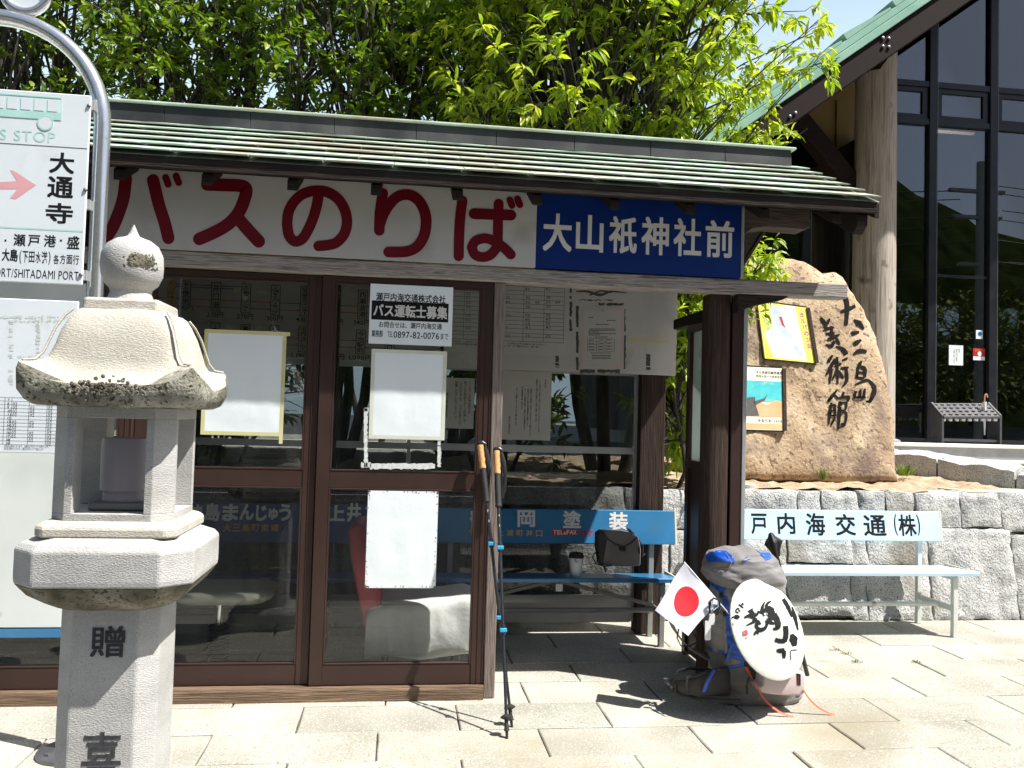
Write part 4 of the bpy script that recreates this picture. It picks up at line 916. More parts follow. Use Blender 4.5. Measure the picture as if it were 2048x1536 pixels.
def dashes(mb, x0, x1, y, Y, h=1.6, k=22):
    x = x0
    while x < x1: w_ = q_.uniform(1.2, 3.); rect_px(mb, x, y-h/2, min(x+w_, x1), y+h/2, Y); x += w_+q_.uniform(.5, 1.)
for x0, x1, y in ((1177, 1186, 635), (1214, 1232, 641), (1192, 1218, 649), (1178, 1232, 658), (1178, 1232, 661), (1176, 1198, 664), (1178, 1232, 667), (1177, 1200, 670), (1190, 1216, 674), (1182, 1222, 706), (1184, 1222, 711), (1184, 1222, 714), (1184, 1222, 717)): dashes(m, x0, x1, y, yt)
for y in (677, 684, 690, 696, 702): rect_px(m, 1175, y-.3, 1229, y+.3, yt)
for x in (1175, 1193, 1210, 1228.6): rect_px(m, x, 677, x+.6, 702, yt)
for y in (680, 687, 693, 699):
    for x in (1178, 1197, 1213): dashes(m, x, x+10, y, yt)
m.build('lettering', 'ink_grey', nn, fix=False)
YN = 5.535
n2, bx = sheet('upright_notice', 'white notice in columns of upright writing below the board, right of the door post', 1004, 742, 1102, 880, YN, 'paper_old', 'notice')
yn = YN-.0015; m = MB()
for px, y0, s_ in ((1090, 758, 'お客様各位'), (1079, 760, 'いつも瀬戸内海交通をご利用いただきまことにありがとうございます。'), (1073, 758, '定期券をご利用のお客様にご注意とお願いを致します。'), (1062, 770, '一、定期券は必ず運転士にお見せいただきますようお願い申します。'), (1056, 770, '一、定期券を忘れた際には普通運賃を頂戴致します。'), (1050, 770, '一、万一、不正乗車が発覚した場合には普通運賃の倍に'), (1044, 772, 'よる割増運賃を申し受けます。'), (1033, 775, '以上、ご理解くださいますようお願い致します。'), (1020, 832, '瀬戸内海交通株式会社')):
    p = .0118*min(1, 24/len(s_)) if len(s_) > 12 else .0155
    m.col(s_, V(px, 800, yn).x, V(px, y0, yn).z, .0118 if len(s_) < 31 else .0112, .0125, yn, .01)
m.build('lettering', 'ink', n2, fix=False)
n3, bx = sheet('upright_notice', 'white notice in upright writing seen through the glass beside the middle sheet', 886, 756, 948, 857, YN, 'paper_old', 'notice')
m = MB()
for px, y0, s_ in ((939, 762, 'ここはバスの待合所です。'), (930, 762, '皆さんが気持ちよくご利用して'), (921, 762, 'いただけるよう、ゴミを捨てたり'), (912, 762, '放置したりしないようにして'), (893, 785, '瀬戸内海交通株式会社')): m.col(s_, V(px, 800, yn).x, V(px, y0, yn).z, .0195 if px > 900 else .016, .021, yn, .012)
m.build('lettering', 'ink', n3, fix=False)

# ================================================================== BENCHES
def bench(label, x0, x1, yf, yb_, seat_mat, back_mat, frame_mat, zs=.43, group='advertising benches at the bus stop', rail=.2, braces=True, bz=(.595, .80), ybk=None, legs=None, bx1=None):
    b = thing('bench', label, 'bench', ((x0+x1)/2, yf, 0), group)
    n = 3; d = (yb_-yf)/n
    for i in range(n):
        m = MB(); y0 = yf+i*d; zq = zs-.008*i
        m.prism([(x0, y0+.003, zq-.028), (x0, y0+.001, zq-.006), (x0, y0+.008, zq), (x0, y0+d-.01, zq-.004), (x0, y0+d-.003, zq-.010), (x0, y0+d-.003, zq-.028)], (x1-x0, 0, 0)); m.build('seat_slat', seat_mat, b, bevel=.0015)
    ybk = ybk or yb_+.05
    sx1 = x1; x1 = bx1 or x1
    m = MB(); m.prism([(x0, ybk-.012, bz[0]), (x0, ybk-.016, bz[0]+.006), (x0, ybk+.020, bz[1]-.004), (x0, ybk+.026, bz[1]), (x0, ybk+.040, bz[1]), (x0, ybk+.004, bz[0])], (x1-x0, 0, 0)); bk = m.build('backrest', back_mat, b)
    m = MB()
    for x in (x0-.014, x1+.002): m = MB(); m.prism([(x, ybk-.016, bz[0]-.002), (x, ybk+.020, bz[1]+.002), (x, ybk+.044, bz[1]+.002), (x, ybk+.008, bz[0]-.002)], (.012, 0, 0)); m.build('end_cap', 'cream', bk)
    x1 = sx1
    for x in (x0-.010, x1+.001): m = MB(); m.box(x, x+.009, yf+.004, yb_, zs-.034, zs-.003); m.build('seat_end_cap', 'cream', b)
    for x in (legs or (x0+.10, x1-.10)):
        m = MB(); m.box(x-.017, x+.017, yf+.03, yf+.065, 0, zs-.03); m.build('leg', frame_mat, b, bevel=.003)
        m = MB(); m.box(x-.017, x+.017, ybk+.012, ybk+.034, 0, bz[0]-.003) if False else m.prism([(x-.017, ybk+.012, 0), (x-.017, ybk+.046, 0), (x-.017, ybk+.046, bz[0]), (x-.017, ybk+.05, bz[1]-.03), (x-.017, ybk+.038, bz[1]-.03), (x-.017, ybk+.012, bz[0])], (.034, 0, 0)); m.build('leg', frame_mat, b, bevel=.003)
        m = MB(); m.box(x-.012, x+.012, yf+.066, ybk+.010, rail-.018, rail+.018); m.build('side_rail', frame_mat, b, bevel=.002)
        m = MB(); m.box(x-.014, x+.014, yf+.02, ybk+.008, zs-.062, zs-.038); m.build('seat_bearer', frame_mat, b, bevel=.002)
    lg = legs or (x0+.10, x1-.10); ym = (yf+yb_)/2+.02
    m = MB(); m.tube([(lg[0]+.013, ym, rail), (lg[1]-.013, ym, rail)], .016, 12); m.build('long_rail', frame_mat, b, smooth=40)
    if braces:
        xm = (lg[0]+lg[1])/2
        for s_ in (0, 1):
            m = MB(); m.beam((xm+(.03 if s_ else -.03), ym, zs-.05), (lg[s_]-(.02 if s_ else -.02), ym, rail+.03), .022, .022); m.build('brace', frame_mat, b, bevel=.002)
        m = MB(); m.box(xm-.022, xm+.022, yf+.02, ym+.03, zs-.085, zs-.036); m.build('brace_plate', 'grey_aluminium', b, bevel=.002)
    return b, bk, ybk
def backtext(mb, bk, ybk, ch, b, off=.02, bz=(.595, .80)):
    """character on the leaning backrest"""
    vs, fs = glyph(ch, off); xs = [v[0] for v in vs]; ys = [v[1] for v in vs]
    o = Vector((0, ybk-.016, bz[0]+.006)); e = Vector((0, .036, bz[1]-bz[0]-.010)); n = Vector((0, -e.z, e.y)).normalized()
    p, q = PL(b[0], (b[1]+b[3])/2, o, n), PL(b[2], (b[1]+b[3])/2, o, n); t, u = PL((b[0]+b[2])/2, b[1], o, n), PL((b[0]+b[2])/2, b[3], o, n)
    mb.add([(p.x+(q.x-p.x)*(x-min(xs))/(max(xs)-min(xs)), u.y+(t.y-u.y)*(y-min(ys))/(max(ys)-min(ys))-.0012, u.z+(t.z-u.z)*(y-min(ys))/(max(ys)-min(ys))) for x, y in vs], fs)
B1, bk1, yk1 = bench('blue bench in the open bay with a paint shop advert on its back', V(871, 1150, 5.13).x, 1.745, 5.13, 5.42, 'bench_blue', 'bench_blue', 'bench_frame_grey', bz=(.6, .815), ybk=5.40, bx1=1.805, legs=(V(871, 1150, 5.13).x+.1, 1.655))
t1, t2 = MB(), MB(); Z1 = (.6, .815)
for ch, b in zip('鶴岡塗装', ((940, 1018, 974, 1057), (1035, 1020, 1070, 1054), (1126, 1021, 1162, 1056), (1218, 1024, 1256, 1060))): backtext(t1, bk1, yk1, ch, b, .032, Z1)
t1.build('lettering', 'letter_white', bk1, fix=False)
for i, ch in enumerate('今治市上浦町井口'): backtext(t2, bk1, yk1, ch, (942+19.4*i-6, 1058+.4*i, 942+19.4*i+7, 1070+.4*i), .022, Z1)
t2.build('lettering', 'gold', bk1, fix=False)
m = MB(); o = Vector((0, yk1-.016, .606)); n_ = Vector((0, -.205, .036)).normalized()
def bq(mb, x0, y0, x1, y1, e): mb.add([PL(x, y, o, n_)+n_*e for x, y in ((x0, y1), (x1, y1), (x1, y0), (x0, y0))], [(0, 1, 2, 3)])
bq(m, 1103, 1058, 1155, 1071, .0008)
m.build('advert_label', 'label_red', bk1, fix=False)
m = MB()
for i, (ch, b) in enumerate(zip('TEL&FAX', ((1106, 1060, 1113, 1069), (1114, 1060, 1120, 1069), (1121, 1060, 1126, 1069), (1127, 1063, 1132, 1069), (1133, 1060, 1139, 1069), (1139, 1060, 1147, 1069), (1146, 1060, 1153, 1069)))):
    backtext(m, bk1, yk1, ch, b, .03, Z1)
m.v = [tuple(Vector(v)+n_*.0008) for v in m.v]; m.build('lettering', 'letter_white', bk1, fix=False)
m = MB()
for ch, b in (('8', (1161, 1061, 1173, 1071)), ('7', (1176, 1061, 1187, 1071)), ('-', (1189, 1065, 1194, 1067))): backtext(m, bk1, yk1, ch, b, .03, Z1)
m.build('lettering', 'label_red', bk1, fix=False)
B0, bk0, yk0 = bench('dark blue bench inside behind the sliding doors, advertising steamed buns', -2.6, V(862, 1150, 5.13).x, 5.13, 5.42, 'bench_navy', 'bench_navy', 'bench_frame_grey', bz=(.59, .825), ybk=5.40, braces=False)
t1, t2 = MB(), MB()
for ch, b in zip('神島まんじゅう', ((372, 1008, 404, 1044), (410, 1006, 440, 1042), (445, 1008, 477, 1042), (480, 1008, 508, 1040), (512, 1010, 534, 1042), (537, 1016, 556, 1040), (558, 1008, 582, 1042))): backtext(t1, bk0, yk0, ch, b, .045, (.59, .825))
for ch, b in zip('上井旅館', ((655, 1010, 690, 1042), (694, 1006, 722, 1044), (730, 1008, 762, 1042), (768, 1008, 800, 1042))): backtext(t1, bk0, yk0, ch, b, .045, (.59, .825))
t1.build('lettering', 'letter_white', bk0, fix=False)
for i, ch in enumerate('大三島町宮浦'): backtext(t2, bk0, yk0, ch, (446+19*i, 1048, 462+19*i, 1063), .03, (.59, .825))
t2.build('lettering', 'gold', bk0, fix=False)
B2, bk2, yk2 = bench('pale blue bench in the sun before the stone wall, black name on its back', 2.22, 3.90, 5.30, 5.68, 'bench_white', 'bench_white', 'bench_frame', zs=.445, ybk=5.72, braces=False, bz=(.592, .80), legs=(2.42, 3.75), rail=.19)
t1 = MB()
for ch, b in (('瀬', (1440, 1027, 1474, 1071)), ('戸', (1502, 1027, 1534, 1068)), ('内', (1555, 1026, 1590, 1068)), ('海', (1612, 1026, 1650, 1071)), ('交', (1671, 1028, 1711, 1071)), ('通', (1727, 1030, 1772, 1072)), ('(', (1788, 1028, 1794, 1071)), ('株', (1797, 1029, 1832, 1072)), (')', (1834, 1029, 1840, 1071))): backtext(t1, bk2, yk2, ch, b, .012 if ch in '()' else .022, (.592, .80))
t1.build('lettering', 'ink', bk2, fix=False)

# ================================================================== STOOL AND CHAIR INSIDE THE SHELTER
sx_, sy_ = V(440, 1200, 4.75).x, 4.75
s0 = thing('pedestal_stool', 'cream topped pedestal stool inside the glass beside the lantern', 'stool', (sx_, sy_, 0))
def rrect(cx, cy, hx, hy, r, z, n=6):
    return [(cx+sgx*(hx-r)+r*cos(a), cy+sgy*(hy-r)+r*sin(a), z) for sgx, sgy, a0 in ((1, -1, -pi/2), (1, 1, 0), (-1, 1, pi/2), (-1, -1, pi)) for a in [a0+pi/2*i/n for i in range(n+1)]]
m = MB(); m.loft([rrect(sx_+.03, sy_, .22, .19, .1, .395), rrect(sx_+.03, sy_, .25, .215, .12, .41), rrect(sx_+.03, sy_, .262, .225, .12, .432), rrect(sx_+.03, sy_, .25, .215, .12, .452), rrect(sx_+.03, sy_, .18, .16, .1, .46)]); m.build('seat', 'cream', s0, smooth=60)
m = MB(); m.tube([(sx_, sy_, .25), (sx_, sy_, .40)], .026, 16); m.build('column', 'chrome', s0, smooth=40)
m = MB(); m.lathe([(.0, .03)]+[(.045+(.012 if i % 2 else 0), .03+.22*i/24) for i in range(25)]+[(0, .252)], (sx_, sy_, 0), 20); m.build('bellows', 'rubber', s0, smooth=30)
m = MB(); m.lathe([(.0, 0), (.2, 0), (.2, .015), (.06, .03), (0, .03)], (sx_, sy_, 0), 32); m.build('foot', 'chair_metal', s0, smooth=40)
CY = 4.72
ch_ = thing('easy_chair', 'low chair with red vinyl back and seat draped in white cloth, facing right', 'chair', (V(850, 1300, CY).x, CY, 0))
def cpx(px, py, Y=CY): return V(px, py, Y)
m = MB(); out = [(700, 1052), (712, 1040), (728, 1040), (742, 1070), (752, 1110), (765, 1180), (764, 1200), (752, 1235), (741, 1264), (735, 1258), (716, 1170), (704, 1095)]
rings = []
for yy, k in ((CY-.20, .90), (CY-.215+.03, 1.), (CY+.18, 1.), (CY+.21, .9)):
    pts = [cpx(*p) for p in out]; c = sum(pts, Vector())/len(pts)
    rings.append([(c.x+(p.x-c.x)*k, yy, c.z+(p.z-c.z)*(k*.3+.7)) for p in pts])
m.loft(rings); bkk = m.build('backrest', 'red_vinyl', ch_, bevel=.008, seg=2, smooth=40)
m = MB(); pp = [cpx(*p) for p in ((726, 1044), (738, 1075), (746, 1110), (758, 1180), (757, 1200), (740, 1250))]; m.tube([(p.x, CY-.207, p.z) for p in pp], .004, 6); m.build('piping', 'red_vinyl', bkk, smooth=60)
# seat cushion under a draped cloth: loft along x, sagging hem
x0, x1 = cpx(742, 1240).x, cpx(948, 1240).x; rings = []
for i in range(25):
    u = i/24; x = x0+(x1-x0)*u
    top = cpx(800, 1192).z*(1-u)+cpx(900, 1176).z*u; top -= .05*max(0, (u-.9)/.1)**2+.03*max(0, (.08-u)/.08)
    bot = cpx(800, 1300).z+.012*sin(u*9)+.015*max(0, u-.8)*5
    hw = .225+.012*sin(u*5+1)
    ring = []
    for j in range(28):
        a = 2*pi*j/28; c, s_ = cos(a), sin(a); e = .32
        yy = CY-.0+hw*(abs(c)**e)*(1 if c > 0 else -1); zz = (top+bot)/2+(top-bot)/2*(abs(s_)**e)*(1 if s_ > 0 else -1)
        f_ = .012*fbm((x*4, yy*2, zz*7), 1.6)+.010*fbm((x*9-zz*12, zz*3, 4), 1.)*(1 if zz < top-.04 else .3)
        fl = max(0, (top-zz)/(top-bot))
        ring.append((x+(.02*(u-.5)*2 if abs(u-.5) > .45 else 0)+f_*.6+.03*(u-.6)*fl*0, yy-f_*(1.3+fl) if c < 0 else yy, zz+f_*.4))
    rings.append(ring)
m = MB(); m.loft(rings); m.build('seat_cloth', 'cloth', ch_, smooth=70)
for px in (765, 912):
    for yy in (CY-.16, CY+.16):
        m = MB(); p = cpx(px, 1290); m.tube([(p.x, yy, 0), (p.x, yy, cpx(px, 1285).z)], .016, 10); m.build('leg', 'chair_metal', ch_, smooth=40)

# ================================================================== TREKKING POLES
def trek(label, tip, top, lock1, lock2):
    tip, top = Vector(tip), Vector(top); d = (top-tip); Lg = d.length; u = d.normalized()
    t = thing('trekking_pole', label, 'trekking pole', tip, 'trekking poles leaning on the door post')
    q = lambda s_: tip+u*s_
    m = MB(); m.tube([q(0), q(.03)], [.006, .007], 10); m.tube([q(.03), q(.055), q(.085)], [.0125, .009, .0085], 12); m.build('tip', 'rubber', t, smooth=40)
    s_ = u.cross(Y_).normalized(); w_ = u.cross(s_)
    m = MB(); m.lathe([(.009, .076), (.026, .083), (.027, .088), (.012, .098), (.009, .1)], tip, 14, (s_, w_, u)); m.build('basket', 'rubber', t, smooth=40)
    m = MB(); m.tube([q(.085), q(lock2)], .0068, 12); m.tube([q(lock2), q(lock1)], .0078, 12); m.tube([q(lock1), q(Lg-.30)], .0088, 12); m.build('shaft', 'pole_black', t, smooth=40)
    for lk in (lock1, lock2):
        m = MB(); m.tube([q(lk-.02), q(lk+.022)], .0122, 12); lo = m.build('lock', 'pole_black', t, smooth=40)
        m = MB(); c = q(lk)-Y_*.012; m.box(c.x-.016, c.x+.016, c.y-.006, c.y+.01, c.z-.008, c.z+.009); m.build('lock_lever', 'pole_blue', lo, bevel=.003, seg=2)
    m = MB(); m.tube([q(Lg-.30), q(Lg-.295)]+[q(Lg-.295+.0085*i) for i in range(1, 20)], [.012, .0165]+[.0150+(.0016 if i % 2 else 0) for i in range(1, 20)], 14); m.build('foam_grip', 'rubber', t, smooth=30)
    m = MB(); g_ = [(0, .0150), (.012, .0165), (.03, .0135), (.048, .0165), (.062, .0138), (.078, .016), (.092, .0142), (.112, .0162), (.118, .015)]
    m.tube([q(Lg-.13+a) for a, r in g_], [r for a, r in g_], 14); m.build('cork_grip', 'cork', t, smooth=50)
    m = MB(); m.tube([q(Lg-.012)-X*.012, q(Lg-.002)-X*.006, q(Lg+.002)+X*.012, q(Lg-.008)+X*.030], [.008, .013, .014, .008], 12, flat=.9); m.build('grip_cap', 'pole_black', t, smooth=50)
    m = MB(); a = q(Lg-.01)+X*.02; pts = [a, a+Vector((.018, -.012, -.05)), a+Vector((.026, -.02, -.12)), a+Vector((.024, -.016, -.19)), a+Vector((.016, -.008, -.235)), a+Vector((.01, -.006, -.19)), a+Vector((.008, -.004, -.08)), a+Vector((-.004, 0, -.01))]
    m.tube(pts, .0085, 6, flat=.18, up=Y_); m.build('wrist_strap', 'pack_black', t, smooth=50)
    m = MB()
    for k in range(2): p = q(Lg-.34-.05*k)-Y_*.0094; m.box(p.x-.0018, p.x+.0018, p.y-.0006, p.y, p.z-.006, p.z+.008)
    m.build('markings', 'letter_white', t)
    return t
trek('cork handled trekking pole leaning further left, its grip against the door frame', G(1024, 1455), V(957, 884, 4.225), .58, .88) if False else None
def locks(tip, top, ys, px):
    pass
tipA, topA = G(1024, 1455), V(960, 886, 4.222); tipB, topB = G(1014, 1477), V(993, 898, 4.222)
LA, LB = (topA-tipA).length, (topB-tipB).length
trek('cork handled trekking pole whose grip leans left of the post, on the door frame', tipA, topA, LA*.625, LA*.365)
trek('cork handled trekking pole standing straighter, its grip against the grey door post', tipB, topB, LB*.63, LB*.345)

# ================================================================== CUP AND BAG ON THE BLUE BENCH
cx_ = V(1152, 1134, 5.22); cz = .428
cu = thing('coffee_cup', 'white paper coffee cup with a black lid on the blue bench', 'cup', (cx_.x, 5.22, cz))
R_ = 14.5/FPX*5.3
m = MB(); m.lathe([(0, 0), (R_*.72, 0), (R_*.74, .004), (R_, .117), (0, .117)], (cx_.x, 5.22, cz), 32); m.build('cup_body', 'cup_white', cu, smooth=40)
m = MB(); m.lathe([(R_*1.06, .113), (R_*1.08, .118), (R_*1.04, .123), (R_*1.0, .126), (R_*.96, .140), (R_*.9, .142), (R_*.86, .136), (0, .136)], (cx_.x, 5.22, cz), 32); m.build('lid', 'rubber', cu, smooth=40)
m = MB(); yc = 5.22-R_*.96
for ch, b in (('M', (1148, 1101, 1154, 1109)),): m.gbox(ch, b, yc-.004, 0)
rect_px(m, 1149, 1113, 1156, 1114.5, yc-.002); rect_px(m, 1149, 1119, 1158, 1121, yc); rect_px(m, 1149, 1123, 1157, 1124.4, yc); m.stroke([(1148, 1111), (1151, 1112.5), (1154, 1111)], .8, lambda a, b: V(a, b, yc-.003))
m.build('printing', 'ink', cu, fix=False)
bg_ = thing('shoulder_bag', 'taupe and black camera shoulder bag sitting on the blue bench', 'bag', (V(1240, 1130, 5.25).x, 5.25, .425))
def bp(px, py, Y=5.21): return V(px, py, Y)
sil = [(1203, 1130), (1198, 1095), (1200, 1068), (1208, 1062), (1240, 1063), (1262, 1066), (1276, 1074), (1281, 1100), (1280, 1131), (1245, 1132)]
rings = []; cc = sum((bp(*p) for p in sil), Vector())/len(sil)
for yy, k in ((5.185, .93), (5.20, 1.0), (5.28, 1.02), (5.33, .95)): rings.append([(cc.x+(bp(*p).x-cc.x)*k, yy, max(.427, cc.z+(bp(*p).z-cc.z)*(k*.6+.4)-.004*0)) for p in sil])
m = MB(); m.loft(rings); m.build('bag_body', 'bag_taupe', bg_, bevel=.008, seg=2, smooth=50)
m = MB(); fl_ = [(1206, 1062), (1216, 1078), (1230, 1088), (1248, 1093), (1262, 1086), (1273, 1076), (1262, 1065), (1240, 1061)]; m.prism([V(x, y, 5.180) for x, y in fl_], (0, .012, 0)); m.build('flap', 'bag_taupe', bg_, bevel=.003, seg=2)
m = MB(); m.tube([V(x, y, 5.178) for x, y in fl_[:6]], .004, 6); m.build('flap_piping', 'bag_dark', bg_, smooth=60)
m = MB(); m.prism([V(x, y, 5.175) for x, y in ((1238, 1094), (1252, 1096), (1251, 1103), (1238, 1101))], (0, .006, 0)); m.build('buckle', 'rubber', bg_)
m = MB(); m.prism([V(x, y, 5.182) for x, y in ((1197, 1068), (1206, 1062), (1214, 1080), (1206, 1131), (1201, 1130), (1196, 1095))], (0, .1, 0)); m.build('side_panel', 'bag_dark', bg_, bevel=.003)
m = MB(); m.prism([V(x, y, 5.18) for x, y in ((1277, 1094), (1280, 1094), (1280, 1107), (1277, 1107))], (0, .004, 0)); m.build('tab', 'pack_black', bg_)
m = MB(); m.tube([V(1268, 1068, 5.28), V(1258, 1058, 5.25), V(1254, 1056, 5.24), V(1262, 1066, 5.21), V(1252, 1066, 5.2)], .006, 8); m.tube([V(1203, 1108, 5.2), V(1190, 1106, 5.19), V(1185, 1114, 5.18), V(1192, 1127, 5.18), V(1205, 1131, 5.17), V(1213, 1138, 5.15), V(1211, 1144, 5.14), V(1207, 1133, 5.15), V(1222, 1131, 5.17)], .0045, 6); m.tube([V(1278, 1080, 5.22), V(1286, 1092, 5.22), V(1285, 1112, 5.22), V(1290, 1108, 5.24)], .005, 6); m.build('carry_strap', 'pack_black', bg_, smooth=60)

# ================================================================== BACKPACK AND WHAT IS STRAPPED TO IT
zx = lambda x, y: (1280+x*.28646, 1030+y*.28646)     # finer reading of the photograph around the pack
def cast(bvh, px, py, off):
    d = ray(px, py).normalized(); h = bvh.ray_cast(C0, d)
    if h[0] is None:
        n_ = bvh.find_nearest(C0+d*4.1) ; return n_[0]+(-d)*off
    return h[0]-d*off
def decal(mb, poly, bvh, off, step=3., caster=None):
    """a patch following the surface below it"""
    P = []; n = len(poly)
    for i in range(n):
        a, b = Vector(poly[i]), Vector(poly[(i+1) % n]); k = max(1, int((b-a).length/step))
        P += [a.lerp(b, j/k) for j in range(k)]
    nb = len(P); xs = [p.x for p in P]; ys = [p.y for p in P]; y = min(ys)+step*.5
    while y < max(ys):
        x = min(xs)+step*.5
        while x < max(xs): P.append(Vector((x, y))); x += step
        y += step
    r = delaunay_2d_cdt(P, [], [list(range(nb))], 1, 1e-4)
    mb.add([(caster or (lambda u, v: cast(bvh, u, v, off)))(*v) for v in r[0]], r[2])
def strap(mb, pts, wd, bvh=None, off=.004, world=None, flat=.18, up=Y_):
    q = world or [cast(bvh, *p, off) for p in pts]
    mb.tube(q, wd/2, 8, flat=flat, up=up)
BY = 4.17
bpk = thing('backpack', 'grey and blue hiking backpack standing on the paving against the corner post', 'backpack', (V(1500, 1398, BY).x, BY, 0))
def ring_px(y, xl, xr, cy, hy, e=.72, n=36, wob=0.):
    a, b = V(xl, y, cy), V(xr, y, cy); cx, hx = (a.x+b.x)/2, (b.x-a.x)/2; z = max(.004, (a.z+b.z)/2); out = []
    for j in range(n):
        t = 2*pi*j/n; c, s_ = cos(t), sin(t); p = Vector((cx+hx*abs(c)**e*(1 if c > 0 else -1), cy+hy*abs(s_)**e*(1 if s_ > 0 else -1), z))
        w_ = wob*(1.5*fbm((p.x*4, p.y*4, p.z*16), 1.5)+.9*fbm((p.x*9+p.z*18, p.y*9, p.z*9), 1.)); out.append((p.x+w_*c, p.y+w_*s_, max(.003, p.z+w_*.4)))
    return out
lv = [(1404, 1440, 1572, .10), (1398, 1430, 1588, .125), (1385, 1422, 1596, .14), (1350, 1419, 1597, .15), (1300, 1416, 1593, .15), (1250, 1413, 1583, .15), (1222, 1414, 1576, .145), (1205, 1420, 1570, .138)]
rings = []
for (y0, a0, b0, h0), (y1, a1, b1, h1) in zip(lv, lv[1:]):
    for i in range(8):
        t = i/8; rings.append(ring_px(y0+(y1-y0)*t, a0+(a1-a0)*t, b0+(b1-b0)*t, BY+.03*(1-(1404-y0)/240), h0+(h1-h0)*t, n=64, wob=.0065))
# gathered collar under the lid
for i in range(14):
    t = i/13; y = 1205-50*t; r_ = ring_px(y, 1420+6*t, 1572-12*t, BY+.004, .14, n=64, wob=.006); c = sum((Vector(p) for p in r_), Vector())/64
    rings.append([(c.x+(p[0]-c.x)*(1+.022*sin(11*6.283*j/64+3*t)*sin(pi*t)-.05*sin(pi*t)), c.y+(p[1]-c.y)*(1+.022*sin(11*6.283*j/64+3*t)*sin(pi*t)-.05*sin(pi*t)), p[2]) for j, p in enumerate(r_)])
m = MB(); m.loft(rings); bv = BVHTree.FromPolygons([Vector(v) for v in m.v], m.f); m.build('main_bag', 'pack_grey', bpk, smooth=70)
lv = [(1176, 1436, 1552, .12), (1168, 1418, 1561, .145), (1152, 1409, 1563, .152), (1132, 1410, 1557, .150), (1114, 1418, 1548, .138), (1102, 1432, 1534, .11), (1096, 1450, 1514, .07), (1094, 1466, 1498, .03)]
rings = []
for (y0, a0, b0, h0), (y1, a1, b1, h1) in zip(lv, lv[1:]):
    for i in range(8):
        t = i/8; r_ = ring_px(y0+(y1-y0)*t, a0+(a1-a0)*t, b0+(b1-b0)*t, BY, h0+(h1-h0)*t, n=64, wob=.006)
        tl = min(1, (1176-(y0+(y1-y0)*t))/24); cx = V(1485, 1140, BY).x
        rings.append([(x, y, z-.11*(x-cx)*(1-.6*tl)+.004*sin(x*60+z*35)*tl) for x, y, z in r_])
m = MB(); m.loft(rings); lid_v = [Vector(v) for v in m.v]; bvl = BVHTree.FromPolygons(lid_v, m.f); lid = m.build('lid', 'pack_grey', bpk, smooth=70)
m = MB(); decal(m, [zx(*p) for p in ((490, 1105), (560, 1085), (660, 1070), (745, 1052), (775, 1110), (820, 1180), (850, 1260), (780, 1295), (640, 1290), (540, 1262), (505, 1200))], bv, .004); m.build('side_pocket', 'pack_low', bpk, smooth=80, fix=False)
m = MB(); decal(m, [zx(*p) for p in ((478, 940), (560, 968), (640, 995), (640, 1050), (560, 1075), (496, 1088))], bv, .003); m.build('side_panel', 'pack_low', bpk, smooth=80, fix=False)
m = MB(); decal(m, [zx(*p) for p in ((750, 1040), (800, 1060), (845, 1100), (838, 1165), (800, 1160), (770, 1105))], bv, .007); m.build('mesh_pocket', 'pack_dark', bpk, smooth=80, fix=False)
for pts in (((470, 690), (500, 700), (540, 690), (590, 660)), ((500, 1180), (520, 1240), (600, 1280), (700, 1292)), ((640, 440), (700, 452), (800, 450), (900, 452), (965, 470)), ((430, 640), (470, 655), (530, 640))):
    m = MB(); m.tube([cast(bv, *zx(*p), .002) for p in pts], .0025, 6); m.build('seam', 'pack_low', bpk, smooth=60)
for p in ((566, 560), (592, 690), (604, 985), (742, 1042)):
    c = cast(bv, *zx(*p), .010); m = MB(); m.box(c.x-.009, c.x+.009, c.y-.004, c.y+.004, c.z-.012, c.z+.012); m.build('buckle', 'rubber', bpk, bevel=.002)
m = MB(); decal(m, [zx(*p) for p in ((455, 285), (485, 258), (540, 245), (600, 248), (645, 285), (668, 328), (610, 330), (545, 324), (490, 330), (462, 312))], bvl, .004); m.build('blue_panel', 'pack_blue', lid, smooth=80, fix=False)
m = MB(); decal(m, [zx(*p) for p in ((800, 236), (860, 236), (905, 258), (920, 300), (880, 318), (845, 275))], bvl, .004); m.build('blue_panel', 'pack_blue', lid, smooth=80, fix=False)
m = MB(); strap(m, [zx(*p) for p in ((425, 390), (520, 385), (620, 372), (640, 330), (600, 262))], .010, bvl, .003); m.build('lid_seam', 'strap_grey', lid, smooth=60)
allv = lid_v; n0 = len(allv)
m = MB(); decal(m, [zx(*p) for p in ((412, 405), (470, 388), (520, 398), (575, 430), (622, 480), (600, 520), (560, 548), (510, 500), (450, 450))], bv, .006); m.build('blue_panel', 'pack_blue', bpk, smooth=80, fix=False)
m = MB(); decal(m, [zx(*p) for p in ((575, 560), (605, 570), (620, 640), (625, 760), (645, 860), (690, 950), (745, 1020), (720, 1050), (660, 985), (610, 900), (585, 800), (580, 680))], bv, .005); m.build('blue_panel', 'pack_blue', bpk, smooth=80, fix=False)
for pts, wd, mt in ((((475, 935), (560, 960), (650, 990), (745, 1030)), .018, 'pack_blue'), (((500, 1095), (580, 1080), (660, 1062), (750, 1040)), .018, 'pack_blue'), (((500, 1100), (478, 1150), (452, 1205), (450, 1230)), .018, 'pack_blue'),
                    (((570, 590), (590, 680), (598, 800), (604, 900), (608, 1005)), .016, 'strap_grey'), (((560, 545), (566, 575)), .016, 'pack_black'), (((735, 1055), (770, 1110), (800, 1165)), .012, 'strap_red'), (((760, 1130), (745, 1190), (750, 1250)), .010, 'pack_black'),
                    (((1120, 1250), (1110, 1268), (1095, 1260), (1098, 1245)), .006, 'pack_black')):
    m = MB(); strap(m, [zx(*p) for p in pts], wd, bv, .005); m.build('compression_strap', mt, bpk, smooth=60)
